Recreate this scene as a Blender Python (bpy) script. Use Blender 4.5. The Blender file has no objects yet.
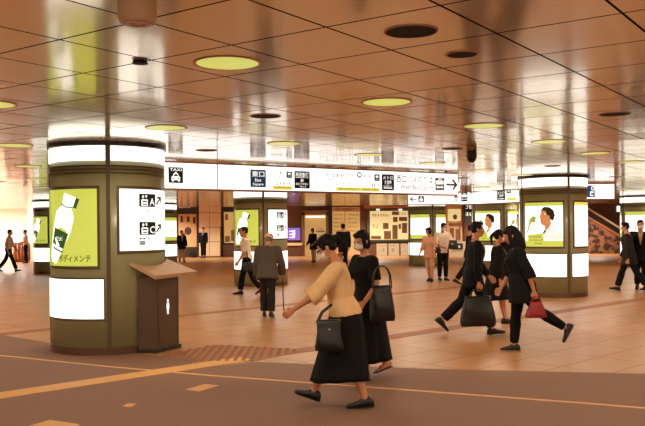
import bpy, bmesh, math, random
from mathutils import Vector, Matrix, noise
R_ = math.radians
SC = bpy.context.scene
COL = SC.collection
rnd = random.Random(7)

# ------------------------------------------------------------------ camera maths (measured from the photograph)
F, CX, CY, EYE, ROLL = 790.0, 322.5, 228.5, 1.60, R_(.545)
def ray(u, v):
    x = (u - CX) / F; y = (CY - v) / F
    return Vector((x * math.cos(ROLL) + y * math.sin(ROLL), 1.0, -x * math.sin(ROLL) + y * math.cos(ROLL)))
def at_z(u, v, z=0.0):
    r = ray(u, v); k = (z - EYE) / r.z
    return Vector((r.x * k, k, z))
def at_y(u, v, y):
    r = ray(u, v)
    return Vector((r.x * y, y, EYE + r.z * y))

# ------------------------------------------------------------------ materials
def lin(c):
    def f(x):
        x /= 255.0
        return x / 12.92 if x <= .04045 else ((x + .055) / 1.055) ** 2.4
    return (f(c[0]), f(c[1]), f(c[2]), 1.0)
MATS = {}
def mat(name, col, rough=.6, metal=0.0, emit=0.0, noisy=0.0, scale=8.0, spec=.5, coat=0.0):
    if name in MATS: return MATS[name]
    m = bpy.data.materials.new(name); m.use_nodes = True
    nt = m.node_tree; b = nt.nodes['Principled BSDF']
    c = lin(col)
    b.inputs['Base Color'].default_value = c
    b.inputs['Roughness'].default_value = rough
    b.inputs['Metallic'].default_value = metal
    b.inputs['Specular IOR Level'].default_value = spec
    b.inputs['Coat Weight'].default_value = coat
    if emit:
        b.inputs['Emission Color'].default_value = c
        b.inputs['Emission Strength'].default_value = emit
        b.inputs['Base Color'].default_value = (c[0] * .5, c[1] * .5, c[2] * .5, 1)
    if noisy:
        tc = nt.nodes.new('ShaderNodeTexCoord'); n = nt.nodes.new('ShaderNodeTexNoise')
        n.inputs['Scale'].default_value = scale; n.inputs['Detail'].default_value = 4
        nt.links.new(tc.outputs['Object'], n.inputs['Vector'])
        r = nt.nodes.new('ShaderNodeMapRange')
        r.inputs['To Min'].default_value = 1 - noisy; r.inputs['To Max'].default_value = 1 + noisy
        nt.links.new(n.outputs['Fac'], r.inputs['Value'])
        mx = nt.nodes.new('ShaderNodeMix'); mx.data_type = 'RGBA'; mx.blend_type = 'MULTIPLY'
        mx.inputs['Factor'].default_value = 1
        mx.inputs['A'].default_value = c
        nt.links.new(r.outputs['Result'], mx.inputs['B'])
        nt.links.new(mx.outputs['Result'], b.inputs['Base Color'])
    MATS[name] = m
    return m

def math_node(nt, op, a, b=None, c=None):
    n = nt.nodes.new('ShaderNodeMath'); n.operation = op
    for i, v in enumerate((a, b, c)):
        if v is None: continue
        if isinstance(v, (int, float)): n.inputs[i].default_value = v
        else: nt.links.new(v, n.inputs[i])
    return n.outputs[0]

def grid_coords(nt, ang, offs):
    """object coordinates resolved along direction (sin,cos) and its right-hand normal"""
    tc = nt.nodes.new('ShaderNodeTexCoord'); s = nt.nodes.new('ShaderNodeSeparateXYZ')
    nt.links.new(tc.outputs['Object'], s.inputs[0])
    x, y = s.outputs[0], s.outputs[1]
    sa, ca = math.sin(ang), math.cos(ang)
    A = math_node(nt, 'SUBTRACT', math_node(nt, 'ADD', math_node(nt, 'MULTIPLY', x, sa), math_node(nt, 'MULTIPLY', y, ca)), offs[0])
    B = math_node(nt, 'SUBTRACT', math_node(nt, 'SUBTRACT', math_node(nt, 'MULTIPLY', x, ca), math_node(nt, 'MULTIPLY', y, sa)), offs[1])
    return tc, A, B

def tiled(name, col, joint, ang, offs, size, width, rough, metal, tilt, var, coat=0.0, bump=0.0, spec=.5):
    m = bpy.data.materials.new(name); m.use_nodes = True
    nt = m.node_tree; b = nt.nodes['Principled BSDF']; L = nt.links.new
    tc, A, B = grid_coords(nt, ang, offs)
    lines, cells = [], []
    for S, sz in ((A, size[0]), (B, size[1])):
        q = math_node(nt, 'DIVIDE', S, sz)
        fr = math_node(nt, 'SUBTRACT', q, math_node(nt, 'FLOOR', q))
        lines.append(math_node(nt, 'LESS_THAN', math_node(nt, 'MULTIPLY', fr, sz), width))
        cells.append(math_node(nt, 'FLOOR', q))
    line = math_node(nt, 'MAXIMUM', lines[0], lines[1])
    cb = nt.nodes.new('ShaderNodeCombineXYZ'); L(cells[0], cb.inputs[0]); L(cells[1], cb.inputs[1])
    wn = nt.nodes.new('ShaderNodeTexWhiteNoise'); wn.noise_dimensions = '3D'; L(cb.outputs[0], wn.inputs['Vector'])
    nz = nt.nodes.new('ShaderNodeTexNoise'); nz.inputs['Scale'].default_value = 1.3; nz.inputs['Detail'].default_value = 5
    L(tc.outputs['Object'], nz.inputs['Vector'])
    vv = math_node(nt, 'MULTIPLY_ADD', math_node(nt, 'ADD', wn.outputs['Value'], nz.outputs['Fac']), var, 1 - var)
    mx = nt.nodes.new('ShaderNodeMix'); mx.data_type = 'RGBA'; mx.blend_type = 'MULTIPLY'
    mx.inputs['Factor'].default_value = 1; mx.inputs['A'].default_value = lin(col); L(vv, mx.inputs['B'])
    mj = nt.nodes.new('ShaderNodeMix'); mj.data_type = 'RGBA'
    L(line, mj.inputs['Factor']); L(mx.outputs['Result'], mj.inputs['A']); mj.inputs['B'].default_value = lin(joint)
    L(mj.outputs['Result'], b.inputs['Base Color'])
    b.inputs['Metallic'].default_value = metal
    b.inputs['Coat Weight'].default_value = coat; b.inputs['Coat Roughness'].default_value = .06
    b.inputs['Specular IOR Level'].default_value = spec
    rr = math_node(nt, 'MAXIMUM', math_node(nt, 'MULTIPLY', line, .9), math_node(nt, 'MULTIPLY_ADD', nz.outputs['Fac'], rough * .6, rough * .7))
    L(rr, b.inputs['Roughness'])
    inv = math_node(nt, 'SUBTRACT', 1.0, line)
    L(math_node(nt, 'MULTIPLY', inv, metal), b.inputs['Metallic']); L(math_node(nt, 'MULTIPLY', inv, coat), b.inputs['Coat Weight']); L(math_node(nt, 'MULTIPLY', inv, spec), b.inputs['Specular IOR Level'])
    # every panel hangs a fraction of a degree out of true
    g = nt.nodes.new('ShaderNodeNewGeometry')
    sub = nt.nodes.new('ShaderNodeVectorMath'); sub.operation = 'SUBTRACT'; L(wn.outputs['Color'], sub.inputs[0]); sub.inputs[1].default_value = (.5, .5, .5)
    n2 = nt.nodes.new('ShaderNodeTexNoise'); n2.inputs['Scale'].default_value = 2.2; L(tc.outputs['Object'], n2.inputs['Vector'])
    sub2 = nt.nodes.new('ShaderNodeVectorMath'); sub2.operation = 'SUBTRACT'; L(n2.outputs['Color'], sub2.inputs[0]); sub2.inputs[1].default_value = (.5, .5, .5)
    ad0 = nt.nodes.new('ShaderNodeVectorMath'); ad0.operation = 'ADD'; L(sub.outputs[0], ad0.inputs[0]); L(sub2.outputs[0], ad0.inputs[1])
    scl = nt.nodes.new('ShaderNodeVectorMath'); scl.operation = 'SCALE'; L(ad0.outputs[0], scl.inputs[0]); scl.inputs['Scale'].default_value = tilt
    ad = nt.nodes.new('ShaderNodeVectorMath'); ad.operation = 'ADD'; L(g.outputs['Normal'], ad.inputs[0]); L(scl.outputs[0], ad.inputs[1])
    no = nt.nodes.new('ShaderNodeVectorMath'); no.operation = 'NORMALIZE'; L(ad.outputs[0], no.inputs[0])
    L(no.outputs[0], b.inputs['Normal'])
    if coat: L(no.outputs[0], b.inputs['Coat Normal'])
    MATS[name] = m
    return m

# ------------------------------------------------------------------ object helpers
def link(name, me, m, parent=None, smooth=False):
    o = bpy.data.objects.new(name, me); COL.objects.link(o)
    if m is not None and not me.materials: me.materials.append(m)
    if smooth:
        for p in me.polygons: p.use_smooth = True
    if parent is not None: o.parent = parent
    return o
def obj(name, bm, m, parent=None, smooth=False, recalc=True):
    if recalc: bmesh.ops.recalc_face_normals(bm, faces=bm.faces[:])
    me = bpy.data.meshes.new(name); bm.to_mesh(me); bm.free()
    return link(name, me, m, parent, smooth)
def tag(o, label, cat, group=None, kind=None):
    if label: o['label'] = label
    if cat: o['category'] = cat
    if group: o['group'] = group
    if kind: o['kind'] = kind
    return o
def thing(name, label, cat, loc=(0, 0, 0), rz=0.0, group=None, kind=None):
    o = bpy.data.objects.new(name, None); COL.objects.link(o)
    o.location = loc; o.rotation_euler = (0, 0, rz); o.empty_display_size = .1
    return tag(o, label, cat, group, kind)
def structure(name, bm, m, smooth=False):
    o = obj(name, bm, m, None, smooth); o['kind'] = 'structure'; return o
def dup(root, label=None, loc=None):
    r = root.copy(); COL.objects.link(r)
    if loc is not None: r.location = loc
    if label: r['label'] = label
    for ch in list(root.children):
        c = ch.copy(); COL.objects.link(c); c.parent = r
        for g in ch.children:
            d = g.copy(); COL.objects.link(d); d.parent = c
    return r

def box(bm, x0, x1, y0, y1, z0, z1, bev=0.0):
    vs = [bm.verts.new(p) for p in ((x0,y0,z0),(x1,y0,z0),(x1,y1,z0),(x0,y1,z0),(x0,y0,z1),(x1,y0,z1),(x1,y1,z1),(x0,y1,z1))]
    fs = [bm.faces.new([vs[i] for i in q]) for q in ((3,2,1,0),(4,5,6,7),(0,1,5,4),(1,2,6,5),(2,3,7,6),(3,0,4,7))]
    if bev:
        es = list({e for f in fs for e in f.edges})
        bmesh.ops.bevel(bm, geom=es, offset=bev, segments=2, affect='EDGES')
def boxbm(*a, **k):
    bm = bmesh.new(); box(bm, *a, **k); return bm
def prism(bm, pts, z0, z1):
    lo = [bm.verts.new((p[0], p[1], z0)) for p in pts]; hi = [bm.verts.new((p[0], p[1], z1)) for p in pts]
    n = len(pts)
    bm.faces.new(lo[::-1]); bm.faces.new(hi)
    for i in range(n): bm.faces.new((lo[i], lo[(i+1) % n], hi[(i+1) % n], hi[i]))
def loft(bm, secs, n=16, caps=True):
    """secs: (centre, vector a, vector b) ellipse sections"""
    rings = []
    for c, a, b in secs:
        rings.append([bm.verts.new(Vector(c) + Vector(a) * math.cos(2*math.pi*i/n) + Vector(b) * math.sin(2*math.pi*i/n)) for i in range(n)])
    for r0, r1 in zip(rings, rings[1:]):
        for i in range(n): bm.faces.new((r0[i], r0[(i+1) % n], r1[(i+1) % n], r1[i]))
    if caps:
        bm.faces.new(rings[0][::-1]); bm.faces.new(rings[-1])
    return rings
def frame_of(d):
    d = d.normalized()
    a = d.cross(Vector((0, 1, 0)) if abs(d.y) < .9 else Vector((1, 0, 0))).normalized()
    return a, d.cross(a).normalized()
def limb(bm, pts, rs, n=12, round_ends=True):
    pts = [Vector(p) for p in pts]; secs = []
    for i, p in enumerate(pts):
        d = (pts[min(i+1, len(pts)-1)] - pts[max(i-1, 0)])
        a, b = frame_of(d); secs.append((p, a * rs[i], b * rs[i]))
    if round_ends:
        for end in (0, -1):
            p = pts[end]; q = pts[1] if end == 0 else pts[-2]
            d = (p - q).normalized(); r = rs[end]; a, b = frame_of((pts[1]-pts[0]) if end == 0 else (pts[-1]-pts[-2]))
            ext = [(p + d * r * math.sin(t), a * r * math.cos(t), b * r * math.cos(t)) for t in (.5, 1.0, 1.4)]
            secs = (ext[::-1] + secs) if end == 0 else (secs + ext)
    loft(bm, secs, n)
def ball(bm, c, r, rot=None, seg=16):
    if isinstance(r, (int, float)): r = (r, r, r)
    M = Matrix.Translation(Vector(c)) @ (rot.to_4x4() if rot is not None else Matrix.Identity(4)) @ Matrix.Diagonal((r[0], r[1], r[2], 1))
    bmesh.ops.create_uvsphere(bm, u_segments=seg, v_segments=max(8, seg * 2 // 3), radius=1, matrix=M)
def tubebm(pts, r, n=10):
    bm = bmesh.new(); limb(bm, pts, [r] * len(pts), n, False); return bm
def remeshed(name, bm, voxel, smooth=3, fold=0.0, fscale=9.0, fz=.35, clip=None):
    me = bpy.data.meshes.new(name); bm.to_mesh(me); bm.free()
    o = bpy.data.objects.new(name, me); COL.objects.link(o)
    md = o.modifiers.new('r', 'REMESH'); md.mode = 'VOXEL'; md.voxel_size = voxel; md.use_smooth_shade = True
    if smooth:
        sm = o.modifiers.new('s', 'SMOOTH'); sm.factor = .5; sm.iterations = smooth
    bpy.context.view_layer.update()
    dg = bpy.context.evaluated_depsgraph_get()
    out = bpy.data.meshes.new_from_object(o.evaluated_get(dg))
    bpy.data.objects.remove(o); bpy.data.meshes.remove(me)
    if fold:
        ns = [v.normal.copy() for v in out.vertices]
        for v, nn in zip(out.vertices, ns):
            k = noise.noise(Vector((v.co.x * fscale, v.co.y * fscale, v.co.z * fscale * fz + 3)))
            v.co += nn * (k * fold)
    out.name = name
    for p in out.polygons: p.use_smooth = True
    return out

# ------------------------------------------------------------------ flat artwork on flat or curved faces
def to_bm2d(polys):
    bm = bmesh.new()
    for verts, faces in polys:
        vs = [bm.verts.new((x, y, 0)) for x, y in verts]
        for f in faces:
            try: bm.faces.new([vs[i] for i in f])
            except ValueError: pass
    return bm
def ink(name, polys, mapf, h, m, parent, maxedge=None):
    """polys: list of (verts2d, faces) in panel metres; mapf(s, t, h) -> local point"""
    bm = to_bm2d(polys)
    if maxedge:
        bmesh.ops.triangulate(bm, faces=[f for f in bm.faces if len(f.verts) > 4])
        for _ in range(5):
            es = [e for e in bm.edges if abs(e.verts[0].co.x - e.verts[1].co.x) > maxedge]
            if not es: break
            bmesh.ops.subdivide_edges(bm, edges=es, cuts=1)
    for v in bm.verts: v.co = mapf(v.co.x, v.co.y, h)
    return obj(name, bm, m, parent, recalc=False)
def P_rect(x0, x1, y0, y1): return ([(x0,y0),(x1,y0),(x1,y1),(x0,y1)], [(0,1,2,3)])
def P_rects(x0, x1, y0, y1, n):
    v = []; f = []
    for i in range(n + 1):
        x = x0 + (x1-x0) * i / n; v += [(x, y0), (x, y1)]
        if i: f.append((2*i-2, 2*i, 2*i+1, 2*i-1))
    return (v, f)
def P_poly(pts): return (list(pts), [tuple(range(len(pts)))])
def P_ell(cx, cy, rx, ry, n=20): return P_poly([(cx + rx*math.cos(2*math.pi*i/n), cy + ry*math.sin(2*math.pi*i/n)) for i in range(n)])
def P_round(x0, x1, y0, y1, r):
    pts = []
    for cx, cy, a0 in ((x1-r, y0+r, -90), (x1-r, y1-r, 0), (x0+r, y1-r, 90), (x0+r, y0+r, 180)):
        for k in range(5): a = R_(a0 + 22.5*k); pts.append((cx + r*math.cos(a), cy + r*math.sin(a)))
    return P_poly(pts)
_tx = {}
def P_text(s, x0, x1, y0, y1):
    if s not in _tx:
        c = bpy.data.curves.new('lettering', 'FONT'); c.body = s; c.offset = .012; c.resolution_u = 2
        o = bpy.data.objects.new('lettering', c); COL.objects.link(o); bpy.context.view_layer.update()
        me = bpy.data.meshes.new_from_object(o.evaluated_get(bpy.context.evaluated_depsgraph_get()))
        vs = [(v.co.x, v.co.y) for v in me.vertices]; fs = [tuple(p.vertices) for p in me.polygons]
        bpy.data.objects.remove(o); bpy.data.curves.remove(c); bpy.data.meshes.remove(me)
        ax = min(v[0] for v in vs); bx = max(v[0] for v in vs); ay = min(v[1] for v in vs); by = max(v[1] for v in vs)
        _tx[s] = ([((x-ax)/(bx-ax), (y-ay)/(by-ay)) for x, y in vs], fs)
    vs, fs = _tx[s]
    return ([(x0 + x*(x1-x0), y0 + y*(y1-y0)) for x, y in vs], fs)
def P_scribble(x0, x1, y0, y1, seed=1):
    """a line of print too small to read in the photograph: short strokes only"""
    r = random.Random(seed); h = y1 - y0; k_ = abs(h)
    out = []; x = x0
    w_ = k_ if (x1 - x0) > k_ * 1.2 else (x1 - x0) / 1.5
    while x < x1 - w_ * .5:
        w = w_ * r.uniform(.6, .95)
        for k in range(3):
            if r.random() < .8:
                yy = y0 + h * (k + .2) / 3; out.append(P_rect(x + w*.05, x + w*r.uniform(.55, .95), yy, yy + h*.13))
        for k in range(2):
            if r.random() < .75:
                xx = x + w * r.uniform(.1, .8); out.append(P_rect(xx, xx + w_*.12, y0 + h*r.uniform(0, .3), y1 - h*r.uniform(0, .2)))
        x += w + w_ * .14
    return out
def P_arrow(cx, cy, L, ang, w):
    ca, sa = math.cos(ang), math.sin(ang)
    def T(p): return (cx + p[0]*ca - p[1]*sa, cy + p[0]*sa + p[1]*ca)
    h = L * .5
    def bar(p, q):
        d = Vector((q[0]-p[0], q[1]-p[1])).normalized(); n = Vector((-d.y, d.x)) * w * .5
        return P_poly([T((p[0]-n.x, p[1]-n.y)), T((q[0]-n.x, q[1]-n.y)), T((q[0]+n.x, q[1]+n.y)), T((p[0]+n.x, p[1]+n.y))])
    return [bar((-h, 0), (h*.86, 0)), bar((h*.15, h*.72), (h, -w*.25)), bar((h*.15, -h*.72), (h, w*.25))]
def P_taxi(x0, x1, y0, y1):
    w = x1-x0; h = y1-y0
    q = lambda *pts: P_poly([(x0 + a*w, y0 + b*h) for a, b in pts])
    body = [q((.08,.16),(.92,.16),(.92,.5),(.8,.56),(.7,.86),(.3,.86),(.2,.56),(.08,.5)), q((.4,.88),(.6,.88),(.6,1),(.4,1)),
            q((.12,.02),(.28,.02),(.28,.16),(.12,.16)), q((.72,.02),(.88,.02),(.88,.16),(.72,.16))]
    holes = [q((.3,.56),(.7,.56),(.63,.76),(.37,.76)), P_ell(x0+.23*w, y0+.34*h, .08*w, .08*h, 10), P_ell(x0+.77*w, y0+.34*h, .08*w, .08*h, 10)]
    return body, holes
def P_bus(x0, x1, y0, y1):
    w = x1-x0; h = y1-y0
    q = lambda a, b, c, d: P_rect(x0+a*w, x0+b*w, y0+c*h, y0+d*h)
    return [q(.1,.9,.5,.8), q(.16,.34,.2,.34), q(.66,.84,.2,.34), q(.42,.58,.22,.3), q(.3,.7,.86,.94)]
def P_train(x0, x1, y0, y1):
    w = x1-x0; h = y1-y0
    return [P_rect(x0+.25*w, x0+.75*w, y0+.5*h, y0+.8*h), P_ell(x0+.34*w, y0+.3*h, .07*w, .07*h, 8), P_ell(x0+.66*w, y0+.3*h, .07*w, .07*h, 8)]
def P_lift(x0, x1, y0, y1):
    """white lift sign: two arrows above a cabin"""
    w = x1-x0; h = y1-y0
    cab = [P_rect(x0+.05*w, x0+.95*w, y0, y0+.58*h), P_poly([(x0+.1*w,y0+.76*h),(x0+.46*w,y0+.76*h),(x0+.28*w,y0+1.0*h)]),
           P_poly([(x0+.54*w,y0+.92*h),(x0+.9*w,y0+.92*h),(x0+.72*w,y0+.68*h)]), P_rect(x0+.23*w,x0+.33*w,y0+.62*h,y0+.8*h), P_rect(x0+.67*w,x0+.77*w,y0+.85*h,y0+1.0*h)]
    men = [P_rect(x0+.2*w, x0+.8*w, y0+.1*h, y0+.2*h), P_rect(x0+.2*w, x0+.8*w, y0+.34*h, y0+.46*h)]
    return cab, men

# ------------------------------------------------------------------ materials list
ANG = R_(35.3); TA = Vector((math.sin(ANG), math.cos(ANG), 0)); TB = Vector((math.cos(ANG), -math.sin(ANG), 0))
M_ceiling = tiled('ceiling_panels', (238, 216, 184), (30, 16, 10), ANG, (2.96, -2.59), (.732, .722), .017, .15, .45, .010, .05, coat=.25)
M_floor = tiled('floor_tiles', (184, 130, 80), (128, 84, 48), R_(46), (.1, .2), (.9, .6), .008, .36, 0, .0012, .07, spec=.4)
M_asph = mat('asphalt', (136, 97, 74), .75, noisy=.22, scale=60)
M_white = mat('lit_white', (255, 253, 246), .4, emit=1.8)
M_band = mat('lit_band', (255, 252, 238), .4, emit=1.9)
M_sign = mat('lit_sign_face', (255, 253, 250), .35, emit=1.5)
M_ink = mat('black_print', (16, 15, 18), .5)
M_inkw = mat('white_print', (250, 250, 250), .5, emit=1.0)
M_grey = mat('grey_print', (58, 54, 52), .6)
M_blue = mat('blue_print', (38, 86, 116), .5, emit=.25)
M_navy = mat('navy_print', (70, 88, 150), .5, emit=.3)
M_yel = mat('yellow_print', (232, 214, 84), .5, emit=.9)
M_lime = mat('lit_lime', (198, 204, 84), .4, emit=.9)
M_green = mat('lit_green', (150, 184, 60), .4, emit=.8)
M_dkgreen = mat('label_green', (60, 104, 40), .5, emit=.35)
M_pic = mat('lit_picture_white', (252, 250, 240), .4, emit=1.5)
M_skinp = mat('printed_skin', (206, 134, 84), .5, emit=.8)
M_hairp = mat('printed_hair', (44, 26, 14), .5)
M_pale = mat('printed_pale', (226, 226, 206), .5, emit=1.0)
M_red = mat('printed_red', (206, 90, 60), .5, emit=.6)
M_col = mat('column_enamel', (158, 154, 114), .3, noisy=.06, scale=3, spec=.6)
M_dark = mat('dark_trim', (38, 26, 18), .4)
M_base = mat('base_metal', (112, 84, 62), .3, metal=.6)
M_frame = mat('poster_frame', (92, 74, 46), .35)
M_house = mat('sign_housing', (150, 104, 80), .4, metal=.3)
M_lamp = mat('lit_downlight', (204, 210, 100), .3, emit=.85)
M_hole = mat('dark_disc', (22, 16, 12), .8)
M_ring = mat('fitting_ring', (196, 130, 92), .35, metal=.3)
M_beige = mat('beige_plastic', (244, 206, 168), .5)
M_stand = mat('brown_stand', (92, 68, 52), .4, metal=.2)
M_stand2 = mat('stand_top', (196, 154, 112), .3, metal=.3)
M_tact = mat('yellow_paving', (222, 164, 92), .6, noisy=.1, scale=30)
M_rust = mat('rust_paving', (158, 98, 56), .6, noisy=.1, scale=30)
M_line = mat('pale_line', (226, 164, 112), .6, noisy=.12, scale=14)

# ------------------------------------------------------------------ room
bm = boxbm(-32, 34, -9, 47.3, -.15, 0); structure('floor', bm, M_floor)
bm = boxbm(-32, 34, -9, 40, 2.75, 2.9); structure('ceiling', bm, M_ceiling)
M_wall = mat('brown_wall', (128, 84, 56), .5, noisy=.12, scale=2)
M_tanw = mat('tan_wall', (246, 216, 174), .45, noisy=.05, scale=2)
M_ceil2 = mat('rear_ceiling_paint', (180, 130, 92), .3)
bm = boxbm(-32, 34, 40.05, 47.3, 3.15, 3.3); structure('ceiling.001', bm, M_ceil2)
bm = boxbm(-16.0, 34, 46.5, 46.8, 0, 3.15); structure('wall_rear', bm, M_wall)
M_whitew = mat('white_wall', (250, 240, 226), .5)
bm = boxbm(-32, -16.02, 46.5, 46.8, 0, 3.15); structure('wall_left', bm, M_whitew)
bm = boxbm(-32.2, -32, -9, 47.3, 0, 3.15); structure('wall_side', bm, M_whitew)
bm = boxbm(34, 34.2, -9, 47.3, 0, 3.15); structure('wall_right', bm, M_wall)

# asphalt and what is laid on the floor
def floor_poly(name, pts, z0, z1, m, kind='structure', label=None, cat=None):
    bm = bmesh.new(); prism(bm, [(p[0], p[1]) for p in pts], z0, z1)
    o = obj(name, bm, m); o['kind'] = kind
    if label: o['label'] = label; o['category'] = cat
    return o
edge = [(-12, 17.6), (-7.74, 14.45), (-5.0, 12.22), (-3.91, 11.3), (-2.12, 10.04), (-1.52, 9.7), (-1.59, 9.42), (-1.27, 9.23), (-.83, 9.51), (1.2, 8.93), (3.46, 8.51), (4.57, 8.28), (12, 6.9), (12, -8.9), (-12, -8.9)]
floor_poly('floor.001', edge[::-1], -.02, .003, M_asph)
def strip(name, p, q, w, z, m, **k):
    p, q = Vector((p[0], p[1])), Vector((q[0], q[1])); d = (q-p).normalized(); n = Vector((-d.y, d.x)) * w/2
    return floor_poly(name, [p-n, q-n, q+n, p+n], .0005, z, m, **k)
strip('trim_1', (-3.75, 7.12), (-.95, 9.76), .30, .007, M_tact)
strip('trim_2', (-.95, 9.76), (15.6, 25.3), .30, .004, M_rust)
strip('trim_3', (-7.6, 9.7), (5.7, 23.2), .28, .0035, M_rust)
ln = [(-9, 12.9), (-4.17, 10.18), (-2.55, 9.28), (-1.19, 8.62), (1.03, 7.68), (2.3, 7.14), (4.2, 6.25)]
bm = bmesh.new()
L0, L1 = [], []
for i, p in enumerate(ln):
    a = Vector(ln[max(i-1, 0)]); b = Vector(ln[min(i+1, len(ln)-1)]); d = (b-a).normalized(); n = Vector((-d.y, d.x)) * .028
    L0.append(Vector(p) - n); L1.append(Vector(p) + n)
prism(bm, L0 + L1[::-1], .001, .0055); structure('trim_4', bm, M_line)
def mark(pix, m, name):
    return floor_poly(name, [at_z(u, v) for u, v in pix][::-1], .001, .006, m)
mark([(185, 390), (205, 384.5), (219, 386), (199, 392)], M_line, 'trim_5')
mark([(122, 407), (128, 404), (137, 404), (131, 407.5)], M_line, 'trim_6')
mark([(24, 428), (50, 420.5), (80, 425), (66, 432)], M_tact, 'trim_7')
# raised dots of the warning paving, where the guide strip reaches the tiles
bm = bmesh.new()
prism(bm, [(-2.05, 10.05), (-1.5, 9.72), (-1.55, 9.45), (-.84, 9.56), (-.2, 10.4), (-1.5, 10.95)], .001, .006)
o = -1
for i in range(17):
    for j in range(13):
        p = Vector((-1.98 + .1*i, 9.62 + .1*j))
        inside = (p.y > 10.1 - (p.x+2.05)*.62 if p.x < -1.5 else p.y > 9.58 + max(0, p.x+.9)*1.2) and p.y < 10.95 - max(0, p.x+1.5)*.42 and p.y < 10.1 + (p.x + 2.05)*1.6
        if inside:
            bmesh.ops.create_cone(bm, cap_ends=True, segments=8, radius1=.03, radius2=.022, depth=.009, matrix=Matrix.Translation((p.x, p.y, .0100)))
structure('trim_8', bm, M_rust)

# ------------------------------------------------------------------ ceiling fittings
def disc(bm, r, z0, z1, n=28):
    prism(bm, [(r*math.cos(2*math.pi*i/n), r*math.sin(2*math.pi*i/n)) for i in range(n)], z0, z1)
def annulus(bm, r0, r1, z0, z1, n=28):
    v = [[bm.verts.new((r*math.cos(2*math.pi*i/n), r*math.sin(2*math.pi*i/n), z)) for i in range(n)] for r, z in ((r0, z1), (r1, z1), (r1, z0), (r0, z0))]
    for k in range(4):
        a, b = v[k], v[(k+1) % 4]
        for i in range(n): bm.faces.new((a[i], a[(i+1) % n], b[(i+1) % n], b[i]))
def grid_pt(A, B): p = TA * A + TB * B; return (p.x, p.y, 2.75)
cols_xy = []
lit0 = dark0 = None
LITS, DARKS = [], []
for i in range(-5, 6):
    for j in range(-2, 14):
        A_, B_ = 4.08 + 2.15*j, -3.68 + 2.87*i
        p = grid_pt(A_, B_)
        if p[1] < 2 or p[1] > 26: LITS.append((p, i, j, False)); continue
        u = CX + F*p[0]/p[1]
        LITS.append((p, i, j, -20 < u < 665))
        q = grid_pt(A_, B_ + 1.44)
        if (i + j) % 2 == 0 and q[1] > 2 and q[1] < 26 and -20 < CX + F*q[0]/q[1] < 665: DARKS.append((q, i, j))
LAMPS = []
SPOTS = [(108.3, 10.86), (260.6, 22.7), (553, 18.35), (54.5, 30), (159, 34.5), (427, 33), (495, 27), (641, 31)]
CENT = [((u - CX)/F*d, d) for u, d in SPOTS]
def clear(p): return all((p[0]-c[0])**2 + (p[1]-c[1])**2 > 1.1**2 for c in CENT)
def ord_label(p):
    return CX + F*p[0]/p[1], CY - F*1.15/p[1]
named = {(0, 0): 'large lit yellow-green round downlight nearest to us in the ceiling', (0, 1): 'lit yellow-green round downlight above the middle of the long white sign',
         (0, 2): 'lit yellow-green downlight in the ceiling before the man drinking advert column', (-1, 0): 'lit downlight cut by the left picture edge', (-1, 1): 'lit downlight just above the dark rim of the bottle advert column',
         (0, 3): 'lit downlight above the top rim of the drinking man column', (0, 4): 'lit downlight right of the top rim of the drinking man column', (-1, 2): 'lit downlight above the blue and black squares of the long sign', (-1, 3): 'lit downlight above the ring symbol of the long sign'}
for p, i, j, vis in LITS:
    if not clear(p): continue
    if vis:
        if lit0 is None:
            t = thing('downlight', '', 'ceiling light', p, 0, 'lit round downlights in the ceiling'); lit0 = t
            bm = bmesh.new(); annulus(bm, .215, .235, -.006, 0); obj('ring', bm, M_ring, t)
            bm = bmesh.new(); disc(bm, .215, -.004, 0); obj('diffuser', bm, M_lamp, t)
        else: t = dup(lit0, None, p)
        t['label'] = named.get((i, j), 'distant lit yellow-green round downlight in the glossy ceiling panels')
    if -8 < p[1] < 30 and abs(p[0]) < 22: LAMPS.append(p)
named = {(0, 0): 'large dark round disc nearest to us in the ceiling', (-1, 1): 'dark round disc in the ceiling above the sign, left of centre', (0, 2): 'dark round disc in the ceiling near the right picture edge'}
d0 = None
for p, i, j in DARKS:
    if not clear(p): continue
    if d0 is None:
        t = thing('ceiling_speaker', '', 'speaker', p, 0, 'dark round discs in the ceiling'); d0 = t
        bm = bmesh.new(); annulus(bm, .15, .16, -.005, 0); obj('ring', bm, M_ring, t)
        bm = bmesh.new(); disc(bm, .15, -.003, 0); obj('grille', bm, M_hole, t)
    else: t = dup(d0, None, p)
    t['label'] = named.get((i, j), 'distant dark round disc in the glossy ceiling panels')
t = thing('ceiling_speaker', 'small dark round disc right of the large one', 'speaker', (.94, 5.25, 2.75))
bm = bmesh.new(); annulus(bm, .1, .112, -.006, 0); obj('ring', bm, M_ring, t)
bm = bmesh.new(); disc(bm, .1, -.004, 0); obj('grille', bm, M_hole, t)
# beige round housing hanging at the top of the picture
p = at_z(137, -2, 2.75)
t = thing('ceiling_sensor', 'beige drum-shaped housing hanging from the ceiling at the top edge', 'sensor', p)
bm = bmesh.new()
pr = [(.092, 0), (.095, -.05), (.095, -.10), (.088, -.122), (.07, -.127)]
loft(bm, [((0,0,z), (r,0,0), (0,r,0)) for r, z in pr], 32); obj('housing', bm, M_beige, t, True)
bm = bmesh.new(); annulus(bm, .04, .07, -.131, -.126); obj('ring', bm, M_ring, t)
p = at_z(140, 61, 2.75)
t = thing('ceiling_sprinkler', 'tiny dark sprinkler head in a ceiling panel', 'sprinkler', p)
bm = bmesh.new(); loft(bm, [((0,0,z), (r,0,0), (0,r,0)) for r, z in ((.05, 0), (.045, -.006), (.02, -.010), (.018, -.014))], 14); obj('body', bm, M_hole, t, True)
bm = bmesh.new(); disc(bm, .055, -.018, -.014, 16); obj('deflector', bm, M_hole, t)
p = at_z(471.5, 150.5, 2.75)
t = thing('ceiling_camera', 'dark dome camera hanging from the ceiling beside the arrow end of the sign', 'camera', p)
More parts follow.
